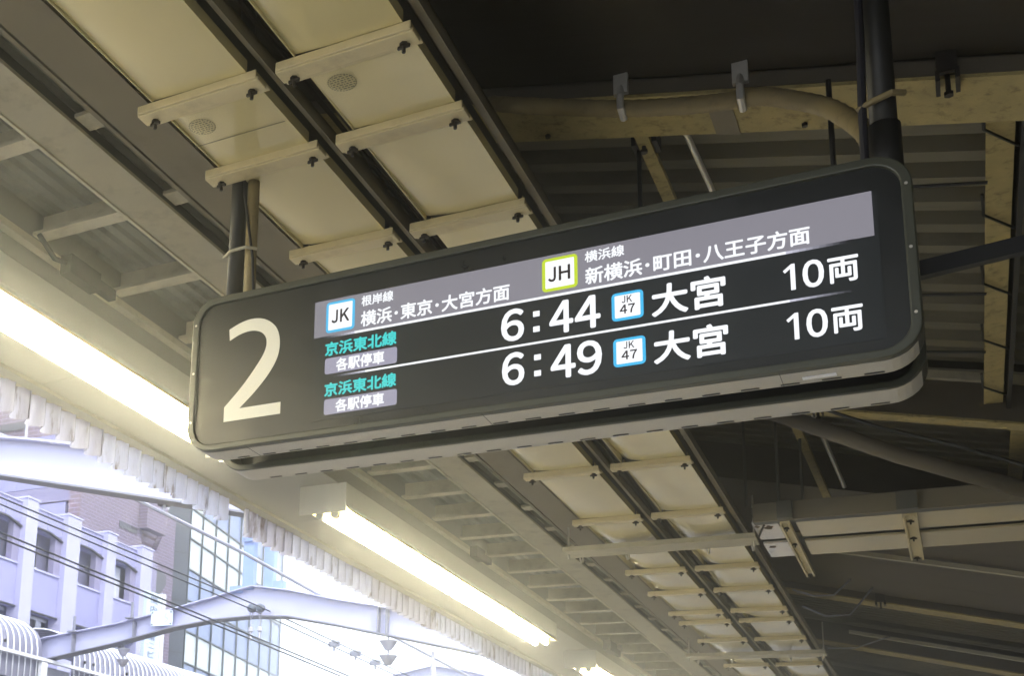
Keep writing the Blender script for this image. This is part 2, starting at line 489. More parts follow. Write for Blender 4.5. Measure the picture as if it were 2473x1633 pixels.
# corrugated sheets whose ribs run down the slope
def corrugated_x(y0, y1, dz, pitch=0.11, amp=0.018, name="roof_sheet", m=sheet_dark):
    vs, fs = [], []
    n = int((y1 - y0) / pitch) * 8
    prof = [0, 0, 1, 1, 1, 1, 0, 0]
    for i in range(n + 1):
        y = y0 + (y1 - y0) * i / n
        a = prof[i % 8] * amp
        for x in (-2.5, 2.1):
            vs.append((x, y, GZ(x) + dz + a))
    for i in range(n):
        fs.append((2 * i, 2 * i + 1, 2 * i + 3, 2 * i + 2))
    o = MB().add(vs, fs).build(name, m, canopy)
    return o
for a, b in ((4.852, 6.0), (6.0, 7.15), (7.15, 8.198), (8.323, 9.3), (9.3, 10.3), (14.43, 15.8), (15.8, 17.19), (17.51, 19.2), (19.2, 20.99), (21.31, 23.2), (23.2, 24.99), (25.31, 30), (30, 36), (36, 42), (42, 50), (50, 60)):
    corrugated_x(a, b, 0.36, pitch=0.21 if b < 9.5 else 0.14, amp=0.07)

# ridge web along the platform between the low left roof and the sloping roof
MB().box(-2.52, -2.50, -4, 60, 4.22, 5.4).build("ridge_web", rail_brown, canopy)
MB().box(-2.47, -2.28, -4, 60, 4.20, 4.215).build("rail_flange", rail_brown, canopy)
# main beam along the platform (flange, lip and web)
MB().box(-2.79, -2.60, -4, 60, 4.200, 4.215).build("main_beam_flange", beam_paint, canopy)
MB().box(-2.805, -2.791, -4, 60, 4.192, 4.235).build("main_beam_lip", purlin_paint, canopy)
MB().box(-2.70, -2.69, -4, 60, 4.216, 4.36).build("main_beam_web", dark_steel, canopy)
# stringer
MB().box(-3.315, -3.27, -4, 60, 4.165, 4.20).build("stringer", purlin_paint, canopy)
MB().box(-3.31, -3.30, -4, 60, 4.2, 4.34).build("stringer_web", soffit_paint, canopy)
# purlins across the left bays
y = -3.64
first = None
yy = [3.246 - 0.615 * k for k in range(8, 0, -1)] + [3.246 + 0.615 * k for k in range(0, 92)]
for y in yy:
    if first is None:
        mb = MB().box(-3.268, -2.806, y, y + 0.075, 4.205, 4.22)
        mb.box(-3.268, -2.806, y + 0.068, y + 0.075, 4.22, 4.325)
        first = mb.build("purlin", purlin_paint, canopy); y00 = y
        first2 = MB().box(-2.598, -2.522, y, y + 0.10, 4.23, 4.245).build("purlin_stub", beam_paint, canopy)
    else:
        dup(first, (0, y - y00, 0), canopy)
        dup(first2, (0, y - y00, 0), canopy)
# left sheets, ribs along the platform
def corrugated_y(x0, x1, y0, y1, z, pitch=0.076, amp=0.018):
    n = int(round((x1 - x0) / pitch)) * 6
    prof = [0, 1, 1, 1, 0, 0]
    vs, fs = [], []
    for i in range(n + 1):
        x = x0 + (x1 - x0) * i / n
        for yy_ in (y0, y1):
            vs.append((x, yy_, z + prof[i % 6] * amp))
    for i in range(n):
        fs.append((2 * i, 2 * i + 1, 2 * i + 3, 2 * i + 2))
    return MB().add(vs, fs).build("roof_sheet", sheet_grey, canopy)
ya = -4.0
while ya < 60:
    corrugated_y(-3.29, -2.53, ya, ya + 1.845, 4.345 + 0.003 * random.random())
    ya += 1.85
# eave: recess strip, soffit, lip, gutter back
ya = -4.0
while ya < 60:
    MB().box(-4.08, -3.27 - 0.05, ya, ya + 2.995, 4.05, 4.07).build("eave_soffit", soffit_paint, canopy)
    ya += 3.0
MB().box(-3.335, -3.318, -4, 60, 4.04, 4.398).build("eave_side", soffit_paint, canopy)
MB().box(-4.16, -4.082, -4, 60, 4.030, 4.075).build("eave_lip", soffit_paint, canopy)
MB().box(-4.24, -4.165, -4, 60, 4.045, 4.24).build("gutter", beam_paint, canopy)
MB().box(-4.16, -3.36, -4, 60, 4.24, 4.25).build("eave_top_sheet", sheet_grey, canopy)
# top skin over the left roof
MB().box(-3.34, -2.5, -4, 60, 4.40, 4.41).build("roof_deck", sheet_grey, canopy)
MB().sheared(-2.5, 2.3, -4, 60, lambda x: GZ(x) + 0.43, lambda x: GZ(x) + 0.45).build("roof_deck", sheet_grey, canopy)

# hanging corrugated fascia sheets, each lifted away on its own
def fascia(y0, ncorr, m):
    """one corrugated sheet: round waves meeting in tight valleys, a shadow line painted into each valley"""
    pitch = 0.1405
    seg, rows = 12, 3
    prof = [0.0, 0.30, 0.56, 0.76, 0.90, 0.98, 1.0, 0.97, 0.88, 0.74, 0.52, 0.26]
    zt, zb = 4.13, 3.862 + random.uniform(-0.012, 0.012)
    def grid(cells, name, m_, push, parent):
        vs, fs = [], []
        for i in cells:
            k0 = len(vs)
            for ii in (i, i + 1):
                a = prof[ii % seg] * 0.072 + push
                y = y0 + pitch * ii / seg
                jag = (0.003 if m_ is valley_shade_m else 0)
                for r in range(rows + 1):
                    t = r / rows
                    z = zt + (zb + jag - 0.006 * prof[ii % seg] - zt) * t
                    vs.append((-4.145 - a, y, z))
            for r in range(rows):
                fs.append((k0 + r, k0 + r + 1, k0 + rows + 2 + r, k0 + rows + 1 + r))
        return MB().add(vs, fs).build(name, m_, parent, smooth=True)
    n_ = ncorr * seg
    o = grid(range(n_), "fascia_sheet", m, 0.0, canopy)
    me_ = o.data
    bm_ = bmesh.new(); bm_.from_mesh(me_); bmesh.ops.remove_doubles(bm_, verts=bm_.verts, dist=1e-5); bm_.to_mesh(me_); bm_.free()
    grid([i for i in range(n_) if i % seg == 0 and (i < seg or random.random() < 0.9)], "valley_shade", valley_shade_m, -0.0015, o)
    return o
y = 1.95
k = 0
while y < 40:
    if not (7.28 < y + 0.1 < 7.5):
        n = 5 if k % 3 else 6
        fascia(y, n, fascia_mats[1] if random.random() < 0.35 else fascia_mats[0])
        y += n * 0.1405 - 0.01
    else:
        y += 0.30
    k += 1

# struts, rods and side purlin under the sloping roof
MB().bar((-0.945, 4.86, 4.60), (-0.94, 8.2, 4.60), 0.05, 0.03).build("roof_strut", ochre, canopy)
MB().bar((-0.80, 8.33, 4.60), (-0.76, 10.9, 4.60), 0.05, 0.03).build("roof_strut", ochre, canopy)
MB().box(0.215, 0.305, 4.86, 8.19, 4.40, 4.415).build("side_purlin", ochre, canopy)
MB().box(0.255, 0.265, 4.86, 8.19, 4.416, 4.60).build("side_purlin_web", web_brown, canopy)
MB().box(0.320, 0.34, 4.86, 8.19, 4.36, 4.62).build("side_purlin_web", black, canopy)
MB().box(0.35, 0.43, 8.35, 10.2, 4.40, 4.415).build("side_purlin", ochre, canopy)
for yy_ in (5.05, 5.75, 6.45, 7.15, 7.85):
    MB().tube([(0.205, yy_ - 0.12, 4.42), (0.208, yy_, 4.385), (0.27, yy_ + 0.1, 4.385), (0.315, yy_ + 0.17, 4.385), (0.33, yy_ + 0.2, 4.42)], 0.006, 6).build("tie_wire", black, canopy)
for yy_ in (5.45, 6.55, 7.3):
    MB().tube([(-0.3, yy_, 4.47), (0.22, yy_, 4.375)], 0.007, 6).build("stay_wire", black, canopy)
# drop rods carrying the cross tray
for x in (-1.137, -0.94, -0.797):
    MB().tube([(x, 9.0, 4.14), (x, 9.0, GZ(x) + 0.36)], 0.009, 8).build("drop_rod", dark_steel, canopy)
# brown down-sloping brace pipe with a cable along it
MB().tube([(-0.86, 7.6, 4.33), (-0.2, 7.72, 4.0), (0.55, 7.85, 3.69)], 0.045, 14).build("brace_pipe", web_brown, canopy, smooth=True)
MB().tube([(-0.7, 7.5, 4.335), (-0.30, 7.55, 4.13), (0.1, 7.6, 3.97), (0.55, 7.7, 3.77)], 0.010, 6).build("brace_cable", black, canopy)

# thin secondary members far down the platform
for y_, dz in ((16.3, 0.0), (12.2, 0.02)):
    MB().sheared(-1.05, 2.1, y_, y_ + 0.05, lambda x: GZ(x) + dz, lambda x: GZ(x) + dz + 0.04).build("secondary_rafter", beam_paint, canopy)
# beam clamps
def clamp(x, y, z, s=1.0):
    mb = MB()
    mb.box(x - 0.03 * s, x + 0.03 * s, y, y + 0.02, z + 0.02, z + 0.10 * s)
    mb.box(x - 0.035 * s, x - 0.022 * s, y, y + 0.10, z - 0.01, z + 0.03)
    mb.box(x + 0.022 * s, x + 0.035 * s, y, y + 0.10, z - 0.01, z + 0.03)
    mb.tube([(x, y + 0.05, z - 0.04), (x, y + 0.05, z + 0.05)], 0.008, 8)
    mb.tube([(x, y + 0.05, z - 0.045), (x, y + 0.05, z - 0.032)], 0.015, 6)
    return mb.build("beam_clamp", black_hw, canopy)
clamp(0.10, 4.50, GZ(0.1) - 0.02)
clamp(-0.62, 8.15, GZ(-0.62) - 0.02, 0.8)
clamp(-0.62, 14.1, GZ(-0.62) - 0.02, 1.3)
clamp(-0.95, 4.9, 4.60, 0.8)
clamp(-0.80, 8.4, 4.60, 0.8)

# ------------------------------------------------------------------ cable trays
def wing_bolt(x, y, z, parent):
    mb = MB()
    mb.tube([(x, y, z + 0.012), (x, y, z - 0.032)], 0.006, 6)
    mb.tube([(x, y, z), (x, y, z - 0.008)], 0.013, 6)
    mb.bar((x - 0.020, y + 0.004, z - 0.010), (x + 0.020, y - 0.004, z - 0.014), 0.007, 0.010)
    return mb.build("wing_bolt", black_hw, parent)

BR_Y = [2.02, 3.09, 3.545, 4.235, 5.32, 6.42, 7.50, 8.65, 10.25, 11.09, 11.97, 12.45, 13.42, 15.0, 16.1, 17.2, 18.4, 19.6, 20.8, 22.0, 23.2, 24.4]
def tray(xa, xb, ca, cb, label, side):
    t = thing("cable_tray", label, "cable tray", ((xa + xb) / 2, 3.0, 4.05), "cable trays under the canopy")
    MB().box(ca + 0.02, cb - 0.02, -3, 26, 4.085, 4.19).build("tray_body", dark_steel, t)
    MB().box(cb + 0.03, cb + 0.075, -3, 26, 4.10, 4.112).build("tray_rail", rail_brown, t)
    MB().box(cb + 0.07, cb + 0.075, -3, 26, 4.06, 4.11).build("tray_rail", rail_brown, t)
    ys = [-3.0] + BR_Y + [26.0]
    for i in range(len(ys) - 1):
        y0, y1 = ys[i], ys[i + 1]
        # cover: a shallow pan slightly sagging, each one of its own
        n = 12
        curl = random.choice((0.004, 0.016, 0.03, 0.04)); cv = random.choice((0.0, 1.0, 1.0))
        vs, fs = [], []
        sag = random.uniform(0.003, 0.009)
        tw = random.uniform(-0.004, 0.004)
        for a in range(n + 1):
            for b in range(n + 1):
                u, v = a / n, b / n
                x = ca + (cb - ca) * u; y_ = y0 + 0.05 + (y1 - y0 - 0.055) * v
                z = 4.060 - sag * math.sin(PI * u) * math.sin(PI * v) - 0.006 * (1 - v) + tw * (u - 0.5)
                z += curl * max(0, (0.42 - u) / 0.42) ** 2 * (0.25 + 0.75 * (v if cv else 1 - v))
                vs.append((x, y_, z))
        for a in range(n):
            for b in range(n):
                k_ = a * (n + 1) + b
                fs.append((k_, k_ + 1, k_ + n + 2, k_ + n + 1))
        mb = MB().add(vs, fs)
        mb.box(ca - 0.002, ca + 0.001, y0 + 0.05, y1 - 0.006, 4.056, 4.10)
        mb.box(cb - 0.001, cb + 0.002, y0 + 0.05, y1 - 0.006, 4.056, 4.10)
        c = mb.build("tray_cover", cream, t, smooth=False)
        for q in list(c.data.polygons)[:n * n]: q.use_smooth = True
    proto = None
    for y_ in BR_Y:
        if proto is None:
            mb = MB()
            mb.box(xa, xb, y_, y_ + 0.062, 4.026, 4.040)
            mb.box(xa + 0.004, xb - 0.004, y_ - 0.008, y_ - 0.001, 4.030, 4.060)
            mb.box(xa, xb, y_ + 0.062, y_ + 0.088, 4.038, 4.047)
            proto = mb.build("tray_bracket", cream_rough, t, bevel=0.003)
            wing_bolt(xa + 0.045, y_ + 0.045, 4.026, proto); wing_bolt(xb - 0.045, y_ + 0.045, 4.026, proto)
            yb = y_
        else:
            dup(proto, (0, y_ - yb, random.uniform(-0.002, 0.002)), t)
    return t
tray_l = tray(-2.203, -1.744, -2.138, -1.784, "cream cable tray with wing bolts, the one nearer the lit lamps", 0)
tray_r = tray(-1.683, -1.228, -1.612, -1.258, "cream cable tray with wing bolts, the one nearer the dark girders", 1)
# cables lying between the trays
mb = MB()
for k in range(4):
    x = -1.72 + 0.028 * k
    mb.tube([(x + 0.01 * math.sin(j * 1.3 + k), -3 + j * 1.0, 4.17 + 0.012 * math.sin(j * 0.9 + 2 * k)) for j in range(29)], 0.010, 6)
cb_ = mb.build("cable_bundle", black_hw)
tag(cb_, "dark cables running between the two cream cable trays", "cables")
# overlap seam on two covers and round stamps
def stamp(cx, cy, parent):
    mb = MB()
    z = 4.0475
    r = 0.047
    for k in range(28):
        a0, a1 = 2 * PI * k / 28, 2 * PI * (k + 0.72) / 28
        vs = []
        for a, rr in ((a0, r), (a1, r), (a1, r - 0.004), (a0, r - 0.004)):
            vs.append((cx + rr * math.cos(a), cy + rr * math.sin(a), z))
        mb.add(vs, [(0, 1, 2, 3)])
    for row in range(-3, 4):
        yy_ = cy + row * 0.011
        hw = math.sqrt(max(0, 0.040 ** 2 - (row * 0.011) ** 2))
        x = cx - hw
        while x < cx + hw:
            wdt = random.uniform(0.004, 0.012)
            mb.add([(x, yy_ - 0.0028, z), (x + wdt, yy_ - 0.0028, z), (x + wdt, yy_ + 0.0028, z), (x, yy_ + 0.0028, z)], [(0, 1, 2, 3)])
            x += wdt + random.uniform(0.003, 0.006)
    return mb.build("stamp", stamp_ink, parent)
stamp(-2.055, 3.27, tray_l)
stamp(-1.53, 3.26, tray_r)
MB().box(-2.137, -1.785, 3.362, 3.366, 4.044, 4.0445).build("cover_seam", stamp_ink, tray_l)

# wide cross beams carrying the trays
for i, (y0, lab) in enumerate(((9.22, "wide grey cross beam with hooks below the trays, the nearer one"), (14.02, "wide grey cross beam below the trays near the bottom edge"), (19.0, "farthest thin cross beam below the trays"))):
    t = thing("cross_beam", lab, "beam", (-1.75, y0, 4.0), "cross beams below the trays")
    MB().box(-2.42, -1.12, y0, y0 + 0.22, 3.985, 4.000).build("beam_flange", beam_paint, t)
    MB().box(-2.42, -1.12, y0, y0 + 0.015, 4.001, 4.020).build("beam_web", beam_paint, t)
    for x in (-2.33, -2.0, -1.45, -1.16):
        MB().tube([(x, y0 + 0.24, 4.08), (x, y0 + 0.24, 3.955), (x, y0 + 0.19, 3.94), (x, y0 + 0.15, 3.965)], 0.007, 6).build("hook_bolt", galv, t)
    for x in (-2.40, -1.14):
        MB().tube([(x, y0 + 0.10, 3.95), (x, y0 + 0.10, 4.32)], 0.007, 6).build("drop_rod", galv, t)

# cross tray running towards the right
t = thing("cross_tray", "glossy cream tray of two long panels running across beside a dark beam", "cable tray", (0.3, 9.6, 4.05))
for (ya, yb) in ((9.11, 9.555), (9.685, 10.10)):
    for (xa, xb) in ((-0.862, -0.222), (-0.220, 0.60), (0.602, 1.5)):
        MB().box(xa, xb, ya, yb, 4.05, 4.07).build("tray_cover", mirror_panel, t, bevel=0.004)
for (ya, yb) in ((9.11, 9.555), (9.685, 10.10)):
    p = MB().box(-1.125, -0.965, ya, yb, 4.05, 4.07).build("tray_cover", glossy_white, t, bevel=0.004)
    p["label"] = "pale cover with reflected sky painted white and dark leaf silhouettes"
def blob(cx, cy, r, z, parent):
    pts = []
    for k in range(14):
        a = 2 * PI * k / 14
        rr = r * random.uniform(0.6, 1.15)
        pts.append((cx + rr * math.cos(a), cy + rr * 1.6 * math.sin(a)))
    return MB().prism(pts, 'z', z, z + 0.002).build("leaf_silhouette", leaf_silhouette_m, parent)
blob(-1.03, 9.22, 0.03, 4.0465, t); blob(-1.075, 9.78, 0.024, 4.0465, t); blob(-1.10, 9.18, 0.02, 4.0465, t)
MB().bar((-1.12, 9.42, 4.04), (-1.05, 9.12, 4.04), 0.012, 0.006).build("wire_end", black_hw, t)
MB().box(-1.12, 1.5, 9.57, 9.67, 4.09, 4.10).build("tray_rail", rail_brown, t)
MB().box(-1.12, 1.5, 9.09, 10.12, 4.10, 4.16).build("tray_body", dark_steel, t)
for x0, x1, y0, y1 in ((-0.245, -0.165, 9.08, 10.28), (-0.945, -0.885, 9.02, 10.62)):
    b = MB().box(x0, x1, y0, y1, 4.018, 4.032).box(x0, x0 + 0.012, y0, y1, 4.0, 4.018).box(x1 - 0.012, x1, y0, y1, 4.0, 4.018).build("tray_bracket", cream_rough, t)
    xm = (x0 + x1) / 2
    wing_bolt(xm, y0 + 0.12, 4.02, b); wing_bolt(xm, y0 + 0.58, 4.02, b); wing_bolt(xm, y1 - 0.03, 4.02, b)
t = thing("transverse_beam", "brownish box beam in front of the glossy cross tray", "beam", (0.3, 9.0, 4.1))
MB().box(-1.10, 2.1, 8.98, 9.0, 4.03, 4.155).build("beam_web", rail_brown, t)
MB().box(-1.10, 2.1, 9.002, 9.07, 4.03, 4.042).build("beam_flange", dark_steel, t)
MB().box(-0.27, -0.155, 8.93, 8.978, 4.025, 4.14).build("beam_bracket", dark_steel, t)
MB().box(-0.95, -0.86, 8.93, 8.978, 4.03, 4.15).build("beam_bracket", dark_steel, t)

# ------------------------------------------------------------------ fluorescent fittings
def fitting(y0, y1, label):
    t = thing("fluorescent_light", label, "light", (-3.43, y0, 3.85), "twin tube lights under the eave")
    MB().box(-3.60, -3.27, y0 + 0.012, y1, 3.905, 4.045).build("light_housing", fixture_white, t, bevel=0.004)
    MB().box(-3.602, -3.268, y0 - 0.004, y0 + 0.010, 3.850, 4.046).build("end_plate", fixture_white, t, bevel=0.003)
    MB().box(-3.602, -3.268, y1 + 0.002, y1 + 0.012, 3.87, 4.046).build("end_plate", fixture_white, t, bevel=0.003)
    mb = MB()
    yA, yB = y0 + 0.012, y1
    prof = [(-3.530, 3.862), (-3.512, 3.892), (-3.46, 3.900), (-3.408, 3.885), (-3.355, 3.900), (-3.275, 3.892), (-3.255, 3.862)]
    vs = [(x, yA, z) for x, z in prof] + [(x, yB, z) for x, z in prof]
    n = len(prof)
    mb.add(vs, [(i, i + 1, i + 1 + n, i + n) for i in range(n - 1)])
    mb.build("reflector", reflector_m, t, smooth=False)
    mid = (y0 + y1) / 2
    for x in (-3.462, -3.355):
        for a, b in ((y0 + 0.06, mid - 0.03), (mid + 0.03, y1 - 0.05)):
            MB().tube([(x, a, 3.845), (x, a + 0.012, 3.845), (x, b - 0.012, 3.845), (x, b, 3.845)], [0.014, 0.019, 0.019, 0.014], 16).build("fluorescent_tube", tube_m, t, smooth=True)
        for yc in (y0 + 0.035, mid, y1 - 0.025):
            hw = 0.022
            MB().tube([(x, yc - hw, 3.843), (x, yc + hw, 3.843)], 0.027, 14).box(x - 0.022, x + 0.022, yc - hw, yc + hw, 3.845, 3.90).build("lampholder", holder_m, t)
    return t
fitting(-0.6, 5.97, "lit twin tube light on the left passing behind the platform number sign")
fitting(7.22, 12.2, "lit twin tube light in the middle with its square grey end plate in view")
fitting(13.75, 18.9, "lit twin tube light cut off by the bottom edge of the picture")

fitting(20.4, 25.5, "lit twin tube light farther along the platform")
fitting(-7.3, -2.2, "lit twin tube light behind the viewer")
fitting(27.0, 32.0, "lit twin tube light near the far end")
# clutter above the lights: junction boxes and brackets on the recess strip
jb = MB().box(-3.25, -3.19, 4.05, 4.28, 4.10, 4.19).box(-3.24, -3.20, 4.25, 4.42, 4.12, 4.17).tube([(-3.22, 3.85, 4.19), (-3.23, 3.98, 4.14), (-3.22, 4.06, 4.15)], 0.012, 8).build("junction_box", dark_steel)
tag(jb, "small dark junction box beside the eave above the left light", "junction box", "junction boxes along the eave")
jb2 = MB().box(-3.25, -3.19, 9.6, 9.8, 4.10, 4.19).box(-3.24, -3.20, 9.78, 10.0, 4.12, 4.17).build("junction_box", dark_steel)
tag(jb2, "small dark junction box above the middle light", "junction box", "junction boxes along the eave")
jb3 = MB().box(-3.25, -3.17, 14.0, 14.3, 4.08, 4.19).box(-3.24, -3.20, 14.25, 14.6, 4.10, 4.17).build("junction_box", dark_steel)
tag(jb3, "dark junction box above the lamp at the bottom edge", "junction box", "junction boxes along the eave")

# ------------------------------------------------------------------ departure board
board = thing("departure_board", "hanging black platform 2 departure board with lit train times", "sign", (-1.1, 3.67, 2.95))
R0 = 0.092
fo = rrect(-2.182, -0.018, 2.950, 3.515, R0)
fi = rrect(-2.156, -0.044, 2.972, 3.490, R0 - 0.022)
def shrink(o, d):
    return rrect(-2.182 + d, -0.018 - d, 2.950 + d, 3.515 - d, max(0.02, R0 - d))
MB().ring(fo, fi, 3.488, 3.605).build("front_frame", casing, board, bevel=0.004)
MB().prism(shrink(0, 0.024), 'y', 3.500, 3.512).build("face_panel", acrylic, board)
MB().prism(shrink(0, 0.045), 'y', 3.606, 3.724).build("core_body", casing_groove, board)
MB().prism(shrink(0, 0.030), 'y', 3.604, 3.606).build("core_trim", casing_groove, board)
rear = MB().ring(fo, fi, 3.726, 3.85).build("rear_frame", casing, board, bevel=0.004)
MB().prism(shrink(0, 0.024), 'y', 3.83, 3.842).build("rear_panel", acrylic, board)
band_o, band_i = rrect(-2.1835, -0.0165, 2.9485, 3.5165, R0 + 0.0015), rrect(-2.1825, -0.0175, 2.9495, 3.5155, R0 + 0.0005)
def bottom_band(y0, y1):
    """pale strip round the left end and underside, cut off where the right-hand curve is shaded"""
    idx = list(range(13, 33))
    mb = MB()
    vs = []
    for i in idx:
        for p in (band_o[i], band_i[i]):
            vs += [(p[0], y0, p[1]), (p[0], y1, p[1])]
    fs = []
    for k in range(len(idx) - 1):
        a = 4 * k; b = a + 4
        fs += [(a, a + 1, b + 1, b), (a + 2, b + 2, b + 3, a + 3), (a, b, b + 2, a + 2), (a + 1, a + 3, b + 3, b + 1)]
    fs += [(0, 2, 3, 1), (b, b + 1, b + 3, b + 2)]
    return mb.add(vs, fs).build("vent_strip", casing_strip, board)
bottom_band(3.512, 3.600)
bottom_band(3.732, 3.845)
# screws and end seams of the casing
for x in (-2.168, -0.032):
    for z in (3.06, 3.24, 3.42):
        MB().tube([(x, 3.4865, z), (x, 3.4885, z)], 0.0042, 8).build("casing_screw", galv, board)
for x in (-1.95, -1.15, -0.35):
    MB().box(x, x + 0.0015, 3.49, 3.60, 2.9478, 2.9486).build("casing_seam", black, board)
slot = None
for k in range(20):
    x = -2.03 + k * 0.0985
    for yv in (3.586, 3.830):
        if slot is None:
            slot = MB().box(x, x + 0.046, yv - 0.005, yv + 0.005, 2.9466, 2.9473).build("vent_slot", black, board); s0 = (x, yv)
        else:
            dup(slot, (x - s0[0], yv - s0[1], 0), board)
MB().box(-0.30, -0.22, 3.545, 3.565, 2.9455, 2.9474).build("bottom_tag", rib_white, board)
# screen
scr = MB().box(-1.716, -0.100, 3.4985, 3.4998, 3.004, 3.4225).build("screen", lcd_black, board)
def quad(x0, x1, z0, z1, y, m, name, r=0):
    if r > 0:
        return MB().prism(rrect(x0, x1, z0, z1, r, 4), 'y', y, y + 0.0003).build(name, m, scr)
    return MB().box(x0, x1, y, y + 0.0003, z0, z1).build(name, m, scr)
quad(-1.7145, -0.1105, 3.294, 3.4225, 3.4978, lcd_header, "header_bar")
# rules that fade out at both ends
def fading_rule(x0, x1, z, h, f0, f1):
    N_ = 10
    quad(x0 + f0, x1 - f1, z - h / 2, z + h / 2, 3.4972, lcd_white, "rule")
    for s, f in ((0, f0), (1, f1)):
        mb_list = []
        for k in range(N_):
            a = (k + 0.5) / N_
            key = "lcd_rule_fade_%d" % k
            m = MATS.get(key) or emissive(key, (0.75, 0.75, 0.9), 0.9 * a ** 1.6)
            if s == 0: xa, xb = x0 + f * k / N_, x0 + f * (k + 1) / N_
            else: xa, xb = x1 - f * (k + 1) / N_, x1 - f * k / N_
            mb_list.append(MB().box(xa, xb, 3.4972, 3.4975, z - h / 2, z + h / 2).build("rule_end", m, scr))
fading_rule(-1.69, -0.158, 3.2905, 0.0078, 0.12, 0.16)
fading_rule(-1.65, -0.155, 3.1495, 0.0066, 0.12, 0.16)
def badge(x0, x1, z0, z1, m, b):
    quad(x0, x1, z0, z1, 3.4970, m, "badge_border", 0.012)
    quad(x0 + b, x1 - b, z0 + b, z1 - b, 3.4964, lcd_white, "badge_face", 0.003)
badge(-1.6723, -1.5710, 3.3041, 3.4119, lcd_blue, 0.0085)
badge(-0.9681, -0.8650, 3.3056, 3.4121, lcd_lime, 0.0095)
badge(-0.7708, -0.6841, 3.1744, 3.2609, lcd_blue, 0.0085)
badge(-0.7690, -0.6815, 3.0336, 3.1190, lcd_blue, 0.0085)
quad(-1.6716, -1.4228, 3.1599, 3.2151, 3.4970, lcd_tag, "service_tag", 0.008)
quad(-1.6700, -1.4206, 3.0198, 3.0728, 3.4970, lcd_tag, "service_tag", 0.008)
TX = [
 ("ＪＫ", (-1.6513, -1.5910, 3.3368, 3.3803), lcd_ink, 0.030, 3.4960),
 ("ＪＨ", (-0.9488, -0.8871, 3.3363, 3.3809), lcd_ink, 0.030, 3.4960),
 ("ＪＫ", (-0.7423, -0.7148, 3.2278, 3.2486), lcd_ink, 0.02, 3.4960),
 ("４７", (-0.7480, -0.7076, 3.1950, 3.2210), lcd_ink, 0.03, 3.4960),
 ("ＪＫ", (-0.7400, -0.7120, 3.0865, 3.1070), lcd_ink, 0.02, 3.4960),
 ("４７", (-0.7460, -0.7050, 3.0540, 3.0795), lcd_ink, 0.03, 3.4960),
 ("根岸線", (-1.5475, -1.4398, 3.3764, 3.4113), lcd_white, 0.026, 3.4966),
 ("横浜･東京･大宮方面", (-1.5482, -1.0670, 3.3052, 3.3569), lcd_white, 0.026, 3.4966),
 ("横浜線", (-0.8431, -0.7334, 3.3767, 3.4106), lcd_white, 0.026, 3.4966),
 ("新横浜･町田･八王子方面", (-0.8421, -0.2594, 3.3059, 3.3573), lcd_white, 0.026, 3.4966),
 ("京浜東北線", (-1.6711, -1.4264, 3.2244, 3.2701), lcd_cyan, 0.034, 3.4966),
 ("京浜東北線", (-1.6694, -1.4250, 3.0830, 3.1280), lcd_cyan, 0.034, 3.4966),
 ("各駅停車", (-1.6305, -1.4659, 3.1660, 3.2083), lcd_white, 0.030, 3.4960),
 ("各駅停車", (-1.6285, -1.4640, 3.0256, 3.0665), lcd_white, 0.030, 3.4960),
 ("６", (-1.0890, -1.0254, 3.1701, 3.2685), lcd_white, 0.030, 3.4966),
 (":", (-0.9958, -0.9763, 3.1843, 3.2506), lcd_white, 0.0, 3.4966),
 ("４", (-0.9452, -0.8820, 3.1700, 3.2670), lcd_white, 0.030, 3.4966),
 ("４", (-0.8720, -0.8050, 3.1700, 3.2670), lcd_white, 0.030, 3.4966),
 ("６", (-1.0863, -1.0250, 3.0290, 3.1280), lcd_white, 0.030, 3.4966),
 (":", (-0.9935, -0.9734, 3.0438, 3.1119), lcd_white, 0.0, 3.4966),
 ("４", (-0.9426, -0.8770, 3.0285, 3.1262), lcd_white, 0.030, 3.4966),
 ("９", (-0.8670, -0.8030, 3.0270, 3.1270), lcd_white, 0.030, 3.4966),
 ("大宮", (-0.6600, -0.4720, 3.1705, 3.2619), lcd_white, 0.030, 3.4966),
 ("大宮", (-0.6580, -0.4705, 3.0277, 3.1174), lcd_white, 0.030, 3.4966),
 ("１", None, lcd_white, 0.0, 3.1794),
 ("０", (-0.2790, -0.2328, 3.1794, 3.2545), lcd_white, 0.030, 3.4966),
 ("両", (-0.2200, -0.1523, 3.1795, 3.2490), lcd_white, 0.026, 3.4966),
 ("１", None, lcd_white, 0.0, 3.0370),
 ("０", (-0.2765, -0.2310, 3.0370, 3.1125), lcd_white, 0.030, 3.4966),
 ("両", (-0.2180, -0.1496, 3.0385, 3.1078), lcd_white, 0.026, 3.4966),
]
